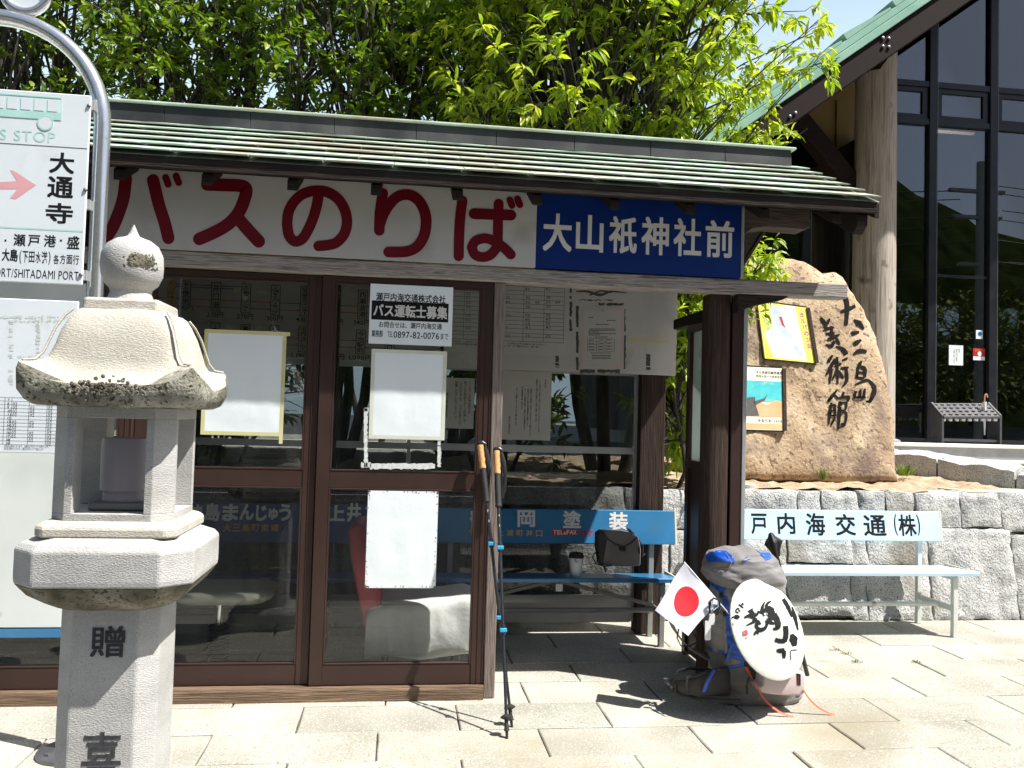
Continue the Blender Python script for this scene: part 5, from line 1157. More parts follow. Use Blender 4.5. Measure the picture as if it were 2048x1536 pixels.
# hip belt wing lying on the paving, and the shoulder strap
def pad(name, path, mat, th=.022):
    m = MB(); rings = []
    for (px, py, Y, hz) in path:
        c = V(px, py, Y); rings.append([(c.x+.006*cos(t), c.y+th*cos(t), max(.003, c.z+hz*(abs(sin(t))**.7)*(1 if sin(t) > 0 else -1))) for t in [2*pi*j/14 for j in range(14)]])
    m.loft(rings); return m.build(name, mat, bpk, smooth=60)
hb = pad('hip_belt', [(1470, 1362, 4.12, .075), (1440, 1363, 4.03, .070), (1415, 1366, 3.97, .060), (1392, 1370, 3.95, .050), (1370, 1371, 3.97, .042), (1354, 1369, 4.02, .032), (1345, 1366, 4.07, .020), (1340, 1364, 4.1, .010)], 'pack_dark')
m = MB(); m.tube([V(x, y, Y) for x, y, Y in ((1440, 1337, 4.01), (1415, 1343, 3.95), (1392, 1351, 3.93), (1368, 1356, 3.95), (1350, 1358, 4.0))], .008, 8); m.build('belt_edging', 'pack_black', hb, smooth=60)
m = MB(); strap(m, None, .020, world=[V(1326, 1361, 4.06), V(1340, 1376, 4.02), V(1362, 1388, 3.99), V(1395, 1398, 3.95), V(1440, 1402, 3.96), V(1480, 1402, 4.0)], flat=.3, up=Y_); m.build('hip_strap', 'pack_black', hb, smooth=60)
m = MB(); strap(m, None, .016, world=[V(1352, 1384, 4.0), V(1348, 1362, 4.0), V(1356, 1342, 4.0), V(1380, 1336, 4.0), V(1420, 1340, 4.0)], flat=.3, up=Y_); m.build('hip_strap', 'pack_black', hb, smooth=60)
m = MB(); strap(m, None, .018, world=[V(1428, 1340, 3.96), V(1421, 1352, 3.925), V(1413, 1368, 3.915), V(1408, 1384, 3.925)], flat=.2, up=Y_); m.build('belt_strap', 'pack_blue', hb, smooth=60)
m = MB(); strap(m, None, .012, world=[V(1375, 1352, 3.93), V(1372, 1372, 3.92), V(1376, 1390, 3.94)], flat=.2, up=Y_); m.build('belt_strap', 'pack_black', hb, smooth=60)
m = MB(); p = V(1331, 1363, 4.05); m.box(p.x-.016, p.x+.012, p.y-.008, p.y+.008, p.z-.016, p.z+.018); m.build('buckle', 'rubber', hb, bevel=.004)
sp = MB(); rings = []
for px, py, w_ in ((1338, 1236, .028), (1350, 1262, .034), (1366, 1284, .034), (1386, 1300, .032), (1404, 1311, .03), (1422, 1318, .025)):
    c = V(px, py, 4.22); rings.append([(c.x+w_*.55*cos(t), c.y+.035*sin(t), c.z-w_*.62*cos(t)) for t in [2*pi*j/12 for j in range(12)]])
sp.loft(rings); so_ = sp.build('shoulder_strap', 'pack_grey', bpk, smooth=60)
m = MB(); m.tube([V(x, y, 4.17) for x, y in ((1358, 1256), (1354, 1276), (1362, 1292), (1380, 1292), (1394, 1284), (1390, 1268))], .006, 8, flat=.5); m.tube([V(x, y, 4.17) for x, y in ((1384, 1262), (1396, 1284), (1388, 1300))], .006, 8, flat=.5); m.build('webbing', 'pack_black', so_, smooth=60)
# pink pouch
py_ = 3.985
pk = thing('pouch', 'pale pink stuff pouch strapped to the foot of the backpack under the white hat', 'pouch', (V(1565, 1388, py_).x, py_, V(1565, 1388, py_).z))
m = MB(); out = [zx(*p) for p in ((845, 1085), (920, 1070), (1040, 1075), (1138, 1095), (1140, 1180), (1136, 1228), (1110, 1248), (1000, 1248), (900, 1240), (830, 1228), (806, 1190), (838, 1170))]
rings = []
for dy, k in ((-.035, .9), (-.028, .97), (0, 1.), (.06, 1.0), (.09, .9)):
    pts = [V(x, y, py_) for x, y in out]; c = sum(pts, Vector())/len(pts); rings.append([(c.x+(p.x-c.x)*k, py_+dy, c.z+(p.z-c.z)*k) for p in pts])
m.loft(rings); m.build('pouch_body', 'pink_cloth', pk, bevel=.006, seg=2, smooth=50)
m = MB(); m.prism([V(*zx(*p), py_-.037) for p in ((1094, 1106), (1122, 1110), (1122, 1190), (1098, 1188))], (0, .003, 0)); tg = m.build('label_tab', 'pack_black', pk)
m = MB()
for i in range(5): a = V(*zx(1103, 1130+i*11), py_-.0378); m.quad(a.x, a.x+.0028, a.z-.0022, a.z, py_-.0378)
m.build('lettering', 'strap_red', tg, fix=False)
for nm, pts in (('strap_end', ((808, 1165), (822, 1210), (850, 1262), (885, 1305), (930, 1345), (985, 1382), (1040, 1405), (1070, 1416))), ('strap_end', ((1138, 1215), (1165, 1262), (1200, 1305), (1240, 1340), (1290, 1370), (1330, 1390), (1362, 1402)))):
    m = MB(); k = len(pts); e = G(*zx(*pts[-1])); q = []
    for i, p in enumerate(pts):
        Yq = 3.95+(e.y-3.95)*(i/(k-1))**1.3; w0 = V(*zx(*p), Yq); q.append(Vector((w0.x, w0.y, max(.004+.002*(k-1-i), w0.z))))
    strap(m, None, .013, world=q, flat=.12, up=Vector((.5, -.6, .3))); m.build(nm, 'strap_red', pk, smooth=60)
# conical hat
hn = Vector((.40, -.83, .42)).normalized(); hc = V(1536, 1257, 3.92); ha = hn.cross(Z).normalized(); hb_ = hn.cross(ha); HR = .239
ht = thing('sedge_hat', 'white conical pilgrim hat with black brush writing, hung on the backpack', 'hat', hc-Z*.2)
m = MB(); m.lathe([(HR-.004, -.008), (HR, -.004), (HR, .002), (HR-.006, .006)]+[(HR*(1-t)*(.985), .006+.062*(1-(1-t)**1.25)) for t in [i/12 for i in range(1, 12)]]+[(.006, .0685), (0, .069)], hc, 176, (ha, hb_, hn))
m.v = [tuple(Vector(v)+hn*(.0008*sin(44*math.atan2((Vector(v)-hc).dot(hb_), (Vector(v)-hc).dot(ha)))*min(1, (Vector(v)-hc).length/HR))) for v in m.v]
m.lathe([(HR-.004, -.009), (0.01, .05)], hc, 48, (ha, hb_, hn)) if False else None
bvh_ = BVHTree.FromPolygons([Vector(v) for v in m.v], m.f); m.build('hat_cone', 'hat_white', ht, smooth=30)
hcast = lambda u, v: cast(bvh_, u, v, .0035)
def brush(mb, pts, w0, w1=None, w2=None, seed=0, mp=None, cs=None, k_=1.6, st_=2.5):
    """brush stroke in the finer reading; three widths: start, middle, end"""
    w0 *= k_; w1 = w1*k_ if w1 else None; w2 = w2*k_ if w2 is not None else None; pts = [Vector(p) for p in pts]; q = []; k = len(pts); w1 = w1 or w0; w2 = w2 if w2 is not None else w1
    if k == 2: pts = [pts[0], (pts[0]+pts[1])/2, pts[1]]; k = 3
    for i in range(k-1):
        a, b, c, d = pts[max(i-1, 0)], pts[i], pts[i+1], pts[min(i+2, k-1)]
        for j in range(5):
            t = j/5; q.append(.5*((2*b)+(c-a)*t+(2*a-5*b+4*c-d)*t*t+(3*b-a-3*c+d)*t**3))
    q.append(pts[-1]); n = len(q); L1, L2 = [], []
    for i, p in enumerate(q):
        d = (q[min(i+1, n-1)]-q[max(i-1, 0)]).normalized(); nn = Vector((-d.y, d.x)); t = i/(n-1)
        w_ = (w0+(w1-w0)*t*2 if t < .5 else w1+(w2-w1)*(t*2-1))*(1+.22*fbm((p.x*.13, p.y*.13, seed), 1)); L1.append(p+nn*w_/2); L2.append(p-nn*w_/2)
    poly = L1+L2[::-1]
    decal(mb, [(mp or zx)(*p) for p in poly], None, 0, st_, cs or hcast)
ink = MB()
for pts, *ws in ([((768, 660), (790, 692), (815, 695), (830, 668)), 26, 16, 8], [((728, 716), (760, 704), (806, 716)), 6, 15, 22], [((806, 716), (792, 745), (742, 772)), 20, 14, 4], [((800, 735), (825, 742), (838, 765)), 12, 12, 14], [((880, 735), (886, 765), (866, 795), (835, 798), (812, 775), (818, 745)), 8, 17, 10], [((796, 838), (815, 815), (850, 805)), 6, 14, 12],
                 [((872, 606), (856, 640), (850, 690)), 4, 12, 20], [((918, 598), (890, 618), (880, 645)), 4, 12, 14], [((935, 690), (960, 740), (962, 785), (930, 796)), 26, 26, 8], [((890, 720), (910, 748), (940, 758)), 10, 18, 8],
                 [((1016, 774), (1020, 830), (1012, 884)), 22, 24, 18], [((944, 870), (980, 880), (1014, 878)), 18, 20, 20], [((1058, 832), (1072, 868), (1080, 915)), 14, 40, 16], [((1000, 585), (1035, 645), (1062, 712)), 16, 20, 8], [((1062, 640), (1085, 725), (1104, 806)), 6, 18, 5], [((954, 944), (980, 948), (1010, 942)), 8, 22, 18], [((1006, 946), (1006, 1000)), 18, 18, 12], [((1054, 1012), (1053, 950), (1096, 942)), 3, 4, 4],
                 [((690, 622), (722, 648)), 6, 6, 5], [((704, 640), (716, 616), (722, 630)), 5, 6, 5], [((695, 652), (675, 656), (672, 676), (690, 682)), 6, 6, 5], [((688, 660), (702, 672)), 5, 5, 4], [((690, 705), (668, 700), (662, 716), (682, 722), (692, 708), (650, 712), (640, 722)), 6, 6, 5], [((822, 830), (828, 826)), 7, 7, 6], [((648, 752), (652, 770)), 3, 3, 2]):
    brush(ink, pts, *ws, seed=len(ink.v))
ink.build('lettering', 'ink', ht, fix=False)
m = MB(); decal(m, [zx(*p) for p in ((850, 672), (876, 642), (905, 632), (935, 650), (948, 700), (940, 728), (915, 738), (888, 700), (870, 690), (862, 712))], None, 0, 2.5, lambda u, v: cast(bvh_, u, v, .0042)); m.build('bird_mark', 'ink', ht, fix=False)
m = MB(); decal(m, [zx(878+13*cos(a), 692+9*sin(a)) for a in [2*pi*i/12 for i in range(12)]], None, 0, 2., lambda u, v: cast(bvh_, u, v, .0049)); m.build('bird_eye', 'hat_white', ht, fix=False)
m = MB(); decal(m, [zx(883+5*cos(a), 692+5*sin(a)) for a in [2*pi*i/10 for i in range(10)]], None, 0, 2., lambda u, v: cast(bvh_, u, v, .0056)); m.build('bird_pupil', 'ink', ht, fix=False)
m = MB(); hc3 = lambda u, v: cast(bvh_, u, v, .0042)
for q in (((716, 812), (744, 802), (750, 808), (722, 819)), ((718, 836), (748, 826), (752, 834), (722, 842)), ((716, 812), (723, 816), (728, 840), (720, 842)), ((742, 804), (750, 804), (753, 832), (746, 832)), ((730, 820), (740, 816), (742, 826), (733, 829))): decal(m, [zx(*p) for p in q], None, 0, 2., hc3)
decal(m, [zx(740+5*cos(a), 857+6*sin(a)) for a in [2*pi*i/8 for i in range(8)]], None, 0, 2., hc3); m.build('seal', 'seal_red', ht, fix=False)
# flag
fl = thing('paper_flag', 'small white flag with a red disc stuck in the side of the backpack', 'flag', V(1435, 1205, 4.02))
fc = [V(*zx(312, 333), 4.10), V(*zx(545, 600), 4.03), V(*zx(332, 840), 3.98), V(*zx(108, 668), 4.05)]
def FP(u, v, off=0):
    p = (fc[0].lerp(fc[1], u)).lerp(fc[3].lerp(fc[2], u), v); return p+Vector((0, -off+.010*sin(u*4+v*2)+.008*sin(v*6-u*2), 0))
m = MB(); n = 24
for s_ in (0, 1):
    for i in range(n+1):
        for j in range(n+1): m.v.append(tuple(FP(i/n, j/n, -.0008*s_)))
    o = s_*(n+1)**2
    for i in range(n):
        for j in range(n):
            a = o+i*(n+1)+j; f = (a, a+1, a+n+2, a+n+1); m.f.append(f if s_ else f[::-1]); m.t.append(.5)
m.build('flag_cloth', 'flag_white', fl, smooth=80, fix=False)
m = MB(); vs = [FP(.5, .5, .0008)]; K = 36
for r_ in (.1, .2, .285):
    for k in range(K): vs.append(FP(.50+r_*cos(2*pi*k/K)*.98, .50+r_*sin(2*pi*k/K), .0008))
fs = [(0, 1+k, 1+(k+1) % K) for k in range(K)]
for q in (0, 1): fs += [(1+q*K+k, 1+(q+1)*K+k, 1+(q+1)*K+(k+1) % K, 1+q*K+(k+1) % K) for k in range(K)]
m.add(vs, fs); m.build('red_disc', 'flag_red', fl, smooth=80, fix=False)
m = MB(); m.tube([V(*zx(308, 328), 4.105), V(*zx(545, 602), 4.035), V(*zx(640, 712), 4.06)], .003, 8); m.build('stick', 'plastic_white', fl, smooth=60)
# tags on a clip
tgs = [((1424, 1239), 6.2, 11.5, 'small white tag on a clip at the side of the backpack, upper one'), ((1416, 1261), 6.4, 20, 'longer white tag hanging lower at the side of the backpack')]
for (px, py), hw, hh, lb_ in tgs:
    c = V(px, py, 3.985); sc_ = 3.985/FPX; m = MB()
    pts = [(c.x+sx*(hw-3)*sc_+3*sc_*cos(a), c.y, c.z+sz*(hh-3)*sc_+3*sc_*sin(a)) for sx, sz, a0 in ((1, 1, 0), (-1, 1, pi/2), (-1, -1, pi), (1, -1, 3*pi/2)) for a in [a0+pi/8*i for i in range(5)]]
    t_ = thing('luggage_tag', lb_, 'tag', c-Z*hh*sc_, 'white tags on the backpack')
    m.prism(pts, (0, .004, 0)); m.build('tag_plate', 'plastic_white', t_, bevel=.001)
    m = MB(); m.tube([c+Vector((0, .002, hh*sc_-.004)), c+Vector((.004, -.004, hh*sc_+.02)), V(1427, 1218, 4.0)], .002, 6); m.build('cord', 'strap_grey', t_, smooth=60)
m = MB(); pts = [zx(*p) for p in ((490, 688), (484, 640), (492, 600), (515, 580), (545, 592), (556, 620), (540, 650), (520, 672), (492, 690))]; m.tube([V(x, y, 4.0) for x, y in pts], .005, 8)
m.tube([V(*zx(x, y), 4.02) for x, y in ((490, 605), (480, 650), (500, 690), (530, 690), (550, 640))], .008, 8); tag(m.build('carabiner', 'pack_black', smooth=60), 'black snap clip on the side of the backpack above the white tags', 'clip')
m = MB(); m.tube([V(*zx(x, y), 3.99) for x, y in ((512, 590), (500, 640), (498, 680), (520, 660), (545, 640), (540, 600))], .0025, 6); tag(m.build('clip_cord', 'bench_white', smooth=60), 'pale blue cord threaded through the snap clip on the backpack', 'cord')
# black folded umbrella behind the pack
um = thing('folded_umbrella', 'black folded umbrella propped upright behind the backpack', 'umbrella', V(1590, 1395, 4.36))
a, b = V(*zx(1045, 640), 4.36), V(*zx(925, 175), 4.36); d = (b-a).normalized(); s_ = d.cross(Y_).normalized(); w_ = s_.cross(d)
m = MB(); m.tube([a-d*.38, a, a+d*(b-a).length], [.012, .014, .011], 12); m.build('shaft', 'pole_black', um, smooth=50)
m = MB(); Lb = (b-a).length; rings = []
for t, r_ in ((Lb-.09, .016), (Lb-.06, .022), (Lb-.03, .034), (Lb-.012, .042), (Lb+.004, .034), (Lb+.02, .018), (Lb+.036, .012), (Lb+.042, .004)):
    c = a+d*t; rings.append([c+s_*(r_*(1+.22*cos(5*q))*cos(q))+w_*(r_*(1+.22*cos(5*q))*sin(q)) for q in [2*pi*k/30 for k in range(30)]])
m.loft(rings); m.build('gathered_cloth', 'pack_black', um, smooth=60)

# ================================================================== BOULDER MONUMENT WITH ITS PLAQUES
RYY = 6.65
out = [(1786, 950), (1787, 912), (1785, 870), (1778, 810), (1768, 755), (1752, 700), (1736, 655), (1712, 612), (1690, 580), (1676, 556), (1664, 545), (1640, 546), (1612, 528), (1585, 519), (1560, 514), (1535, 520), (1508, 515), (1480, 526), (1452, 560), (1432, 620), (1420, 700), (1414, 800), (1410, 900), (1408, 955)]
mo_ = thing('stone_monument', 'big tan boulder with carved black museum name and two framed posters', 'monument', (V(1600, 950, RYY).x, RYY+.3, .97))
P0 = [V(x, y, RYY+.12) for x, y in out]; base_z = .93; P0[0].z = P0[-1].z = base_z
q = []
for i in range(len(P0)):
    a, b = P0[i], P0[(i+1) % len(P0)]; k = max(1, int((b-a).length/.05)); q += [a.lerp(b, j/k) for j in range(k)]
cen = Vector((sum(p.x for p in q)/len(q), 0, 1.75)); rings = []
for t, dy in ((.0, .62), (.5, .60), (.8, .52), (.94, .40), (1.0, .28), (1.0, .12), (.985, .055), (.955, .018), (.90, -.002), (.82, -.012), (.72, -.018), (.6, -.022), (.45, -.025), (.3, -.027), (.15, -.028), (.02, -.028)):
    ring = []
    for p in q:
        x, z = cen.x+(p.x-cen.x)*max(t, .004), cen.z+(p.z-cen.z)*max(t, .004); v = Vector((x, RYY+dy, z))
        f_ = .03*fbm(v, 2.2)+.018*fbm(v, 7)+.007*fbm(v, 22)
        yl = .26*(z-1.7); sk = 1+yl/(RYY+.12)
        ring.append(((x+f_*.5*(1 if t > .9 else .2))*sk, v.y-f_*.8+yl, max(base_z-.05, 1.4+(z-1.4)*sk+f_*.5*(1 if t > .9 else .2))))
    rings.append(ring)
m = MB(); m.loft(rings); bvr = BVHTree.FromPolygons([Vector(v) for v in m.v], m.f); m.build('boulder', 'boulder', mo_, smooth=60)
def rcast(px, py, off):
    d = ray(px, py).normalized(); h = bvr.ray_cast(C0, d); return h[0]-Y_*off if h[0] else V(px, py, RYY)-Y_*off
m = MB(); rz_ = lambda x, y: (1460+x*.3255, 480+y*.3255)
for pts, *ws in ([((703, 342), (718, 400), (712, 522)), 16, 30, 20], [((678, 442), (725, 425), (768, 404)), 16, 24, 18], [((758, 490), (790, 512), (822, 548)), 8, 36, 8], [((743, 577), (792, 564)), 26, 22, 12], [((758, 642), (804, 614)), 22, 26, 10], [((757, 702), (790, 682), (838, 686)), 10, 26, 16],
                 [((808, 742), (785, 778)), 8, 22, 14], [((785, 778), (779, 852)), 18, 16, 16], [((790, 776), (826, 790), (826, 842)), 14, 20, 16], [((785, 812), (822, 816)), 10, 12, 10], [((780, 846), (822, 850)), 14, 14, 12], [((766, 890), (830, 862), (852, 865)), 10, 18, 12], [((850, 860), (886, 910), (862, 984), (832, 992)), 12, 30, 6], [((770, 928), (764, 968)), 18, 14, 14], [((800, 918), (798, 966)), 14, 14, 12], [((826, 914), (822, 962)), 14, 14, 12], [((760, 968), (832, 966)), 14, 16, 12],
                 [((553, 472), (588, 524)), 6, 24, 16], [((612, 482), (584, 532)), 8, 20, 12], [((574, 548), (638, 538)), 18, 18, 12], [((588, 578), (642, 570)), 16, 18, 12], [((598, 612), (672, 580)), 16, 22, 10], [((620, 528), (626, 612)), 16, 16, 12], [((586, 642), (620, 652), (642, 618)), 6, 24, 14], [((650, 600), (672, 642)), 12, 18, 10], [((648, 654), (690, 670), (714, 704)), 6, 24, 32],
                 [((628, 708), (598, 752)), 10, 22, 10], [((644, 730), (588, 832)), 18, 22, 8], [((622, 790), (610, 882)), 18, 16, 10], [((655, 718), (660, 884)), 16, 18, 12], [((640, 772), (684, 760)), 12, 16, 10], [((652, 800), (628, 862)), 12, 12, 6], [((668, 800), (694, 852)), 8, 16, 14], [((688, 738), (722, 725)), 10, 14, 10], [((678, 788), (728, 784)), 12, 16, 10], [((712, 790), (716, 862), (686, 904)), 16, 20, 5],
                 [((658, 918), (598, 994)), 6, 22, 12], [((640, 950), (664, 978)), 8, 16, 10], [((606, 1022), (644, 1010)), 10, 14, 8], [((620, 1000), (604, 1134)), 14, 16, 8], [((642, 1010), (646, 1082)), 14, 14, 10], [((608, 1050), (642, 1046)), 9, 10, 8], [((604, 1082), (642, 1076)), 9, 10, 8], [((642, 1090), (618, 1142)), 12, 14, 6], [((697, 932), (690, 962)), 10, 16, 12], [((658, 972), (726, 964), (720, 992)), 10, 18, 12], [((676, 990), (664, 1164)), 20, 22, 10], [((680, 1002), (712, 1000), (706, 1042), (680, 1046)), 10, 14, 8], [((684, 1062), (712, 1060), (706, 1122), (680, 1126)), 10, 14, 8], [((676, 1142), (708, 1134)), 10, 18, 12]):
    lay = .005+.0004*(len(m.v) % 7); brush(m, pts, *ws, seed=len(m.v), mp=rz_, cs=lambda u, v: rcast(u, v, lay), k_=1.05, st_=3.)
m.build('lettering', 'stone_ink', mo_, fix=False)
# plaques sunk in dark niches
def plaque(name, label, c4, mat):
    pts = [rcast(*p, .012) for p in c4]; ym = min(p.y for p in pts)
    pts = [rcast(*p, .02) for p in c4]; pn = (pts[1]-pts[0]).cross(pts[3]-pts[0]).normalized(); pts[2] = PL(*c4[2], pts[0], pn)
    t = thing(name, label, 'poster', (sum(p.x for p in pts)/4, ym, min(p.z for p in pts)))
    m = MB(); m.prism(pts, (0, .03, 0)); m.build('poster_sheet', mat, t)
    m = MB()
    for i in range(4):
        a, b = pts[i], pts[(i+1) % 4]; n = (b-a).normalized().cross(Y_); c = sum(pts, Vector())/4
        if n.dot(a-c) < 0: n = -n
        m.prism([a, b, b+n*.012, a+n*.012], (0, .028, 0)) if i != 1 else m.prism([a-Y_*.012, b-Y_*.012, b+n*.03-Y_*.012, a+n*.03-Y_*.012], (0, .04, 0))
    m.build('frame', 'dark_wood', t)
    def Q(u, v, e): return (pts[0].lerp(pts[1], u)).lerp(pts[3].lerp(pts[2], u), v)-Y_*e
    return t, Q
pa, Q = plaque('art_poster', 'yellow edged exhibition poster set in the upper part of the boulder', ((1513, 603), (1610, 616), (1630, 726), (1528, 717)), 'poster_yellow')
def pq(mb, pts, Q, e): mb.add([Q(u, v, e) for u, v in pts], [tuple(range(len(pts)))])
m = MB(); pq(m, ((.22, .04), (.76, .0), (.84, .97), (.18, .97), (.05, .55), (.25, .42)), Q, .0008); m.build('picture', 'poster_pale', pa, fix=False)
m = MB(); pq(m, ((.24, .04), (.44, .06), (.46, .3), (.60, .56), (.58, .60), (.40, .50), (.32, .36)), Q, .0016); pq(m, ((.7, .05), (.74, .04), (.78, .34), (.76, .34)), Q, .0016); pq(m, ((.62, .72), (.72, .72), (.80, .92), (.68, .90)), Q, .0016); m.build('picture_shapes', 'poster_grey_blue', pa, fix=False)
m = MB(); pq(m, ((.40, .24), (.46, .22), (.48, .34), (.50, .42), (.44, .38)), Q, .0024); m.build('picture_accent', 'label_red', pa, fix=False)
def qtext(mb, s_, Q, u0, v0, du, dv, e, w_, h_, off=.02):
    for i, ch in enumerate(s_):
        vs, fs = glyph(ch, off); mb.add([Q(u0+du*i+(x-.5)*w_, v0+dv*i-(y-.38)*h_, e) for x, y in vs], fs)
m = MB(); qtext(m, 'ヨルパの少女', Q, .88, .14, .012, .112, .0016, .11, .105); m.build('lettering', 'poster_purple', pa, fix=False)
m = MB(); qtext(m, '版画展', Q, .15, .30, -.0, .08, .0026, .07, .07, .0); m.build('lettering', 'poster_teal', pa, fix=False)
pb, Q = plaque('art_poster', 'teal and orange landscape poster with a bare tree, lower on the boulder', ((1462, 732), (1562, 737), (1566, 861), (1466, 858)), 'poster_cream')
m = MB(); pq(m, ((0, .22), (1, .22), (1, .56), (0, .56)), Q, .0008); m.build('picture_sky', 'poster_teal', pb, fix=False)
m = MB(); pq(m, ((0, .562), (.4, .54), (.7, .60), (.85, .52), (1, .55), (1, .79), (0, .79)), Q, .0014); pq(m, ((0, .90), (1, .90), (1, .985), (0, .985)), Q, .0010); m.build('picture_field', 'poster_orange', pb, fix=False)
m = MB()
for p in (((.28, .5), (.44, .48), (.46, .62), (.52, .78), (.22, .79), (.27, .64)), ((.40, .56), (.62, .50), (.70, .42), (.64, .53), (.44, .62))): pq(m, p, Q, .0022)
m.build('picture_tree', 'ink_grey', pb, fix=False)
m = MB(); qtext(m, '大三島美術館所蔵展', Q, .50, .08, .06, 0, .0016, .055, .05, .01); qtext(m, '四月十日～六月末日迄', Q, .50, .145, .053, 0, .0016, .05, .045, .01); qtext(m, '中島千波', Q, .52, .855, .07, 0, .0016, .06, .055, 0); qtext(m, '2000年作', Q, .84, .855, .045, 0, .0016, .06, .055, 0); m.build('lettering', 'ink', pb, fix=False)
m = MB(); c = V(1508, 976, 5.98); m.lathe([(0, .9), (.072, .9), (.074, .98), (.070, 1.0), (.066, 1.003), (0, 1.003)], (c.x, 6.12, c.z-.985), 28); tag(m.build('stone_stub', 'concrete', smooth=40), 'short round concrete stub on the soil at the foot of the boulder', 'stone')

# ================================================================== MUSEUM
mu = thing('museum', 'tall museum front with green copper gable roof and dark glass', 'museum', (8.5, 9.7, 1.23))
GY = 9.72; FZ = 1.245
# verge of the gable: points on the plane of the barge board
VY = 8.0
A0, A1 = V(1400, 310, VY), V(1853, 0, VY); d = (A1-A0).normalized(); nn = Vector((-d.z, 0, d.x))
E0 = A0-d*1.6; E1 = A0+d*19
m = MB(); m.prism([E0, E1, E1+nn*.05, E0+nn*.05], (0, 7., 0)); rfm = m.build('roof', 'museum_copper', mu)
m = MB(); m.prism([E0+nn*.052, E1+nn*.052, E1+nn*.125, E0+nn*.125], (0, .10, 0)); m.build('verge_flashing', 'museum_copper', rfm, bevel=.006)
m = MB(); m.prism([E0-nn*.03-Y_*.03, E1-nn*.03-Y_*.03, E1+nn*.048-Y_*.03, E0+nn*.048-Y_*.03], (0, .027, 0)); m.build('verge_flashing', 'museum_copper', rfm, bevel=.006)
m = MB(); t = .3
while t < 9.5:
    p = E0+d*t; m.prism([p+nn*.127, p+d*.60+nn*.127, p+d*.60+nn*.150, p+nn*.195], (0, 6.9, 0)); t += .66
m.build('roof_courses', 'museum_copper', rfm)
m = MB(); m.prism([E0-nn*.03, E1-nn*.03, E1-nn*.265, E0-nn*.265], (0, .16, 0)); brg = m.build('barge_board', 'barge_wood', mu, bevel=.01)
m = MB()
for px, py in ((1766, 76), (1778, 77), (1766, 93), (1778, 94), (1591, 226), (1580, 233)): p = V(px, py, VY-.006); m.lathe([(.017, 0), (.017, .006), (.006, .01)], p, 10, (X, Z, -Y_))
m.build('bolts', 'steel_dark', brg)
m = MB(); m.prism([E0-nn*.06+Y_*.165, E1-nn*.06+Y_*.165, E1-nn*.16+Y_*.165, E0-nn*.16+Y_*.165], (0, 6.6, 0)); m.build('soffit', 'barge_wood', mu)
# yellow infill board and brace under the eave
m = MB(); m.prism([V(1570, 262, 9.64), V(1735, 140, 9.64), V(1735, 262, 9.64), V(1655, 312, 9.64)], (0, .04, 0)); m.build('infill_board', 'yellow_board', mu)
m = MB(); m.box(V(1671, 250, 9.63).x, V(1673, 250, 9.63).x, 9.625, 9.638, V(1672, 300, 9.63).z, V(1672, 200, 9.63).z); m.build('board_joint', 'barge_wood', mu)
m = MB(); m.beam(V(1575, 215, 9.3), V(1722, 395, 9.3), .2, .2, Y_); m.build('brace', 'barge_wood', mu, bevel=.01)
m = MB(); m.beam(V(1640, 345, 9.5), V(1725, 288, 9.5), .2, .26, Y_); m.build('brace', 'barge_wood', mu, bevel=.01)
# round log column
c0, c1 = V(1753, 150, 9.2), V(1750, 800, 9.2); m = MB(); rings = []; cxm = c0.x-.005
for i in range(40):
    z = FZ+(5.62-FZ)*i/39; r_ = .243-.016*i/39
    rings.append([(cxm+(r_+.004*fbm((cos(a)*3, sin(a)*3, z*.25), 1.5))*cos(a), 9.2+(r_+.004*fbm((cos(a)*3, sin(a)*3, z*.25), 1.5))*sin(a), z+(i == 39)*.30*(cos(a))) for a in [2*pi*k/40 for k in range(40)]])
m.loft(rings); m.build('log_column', 'log_wood', mu, smooth=60)
m = MB(); m.lathe([(.30, 1.235), (.30, 1.26), (.26, 1.275)], (cxm, 9.2, 0), 30); m.build('column_foot', 'step_granite', mu, smooth=40)
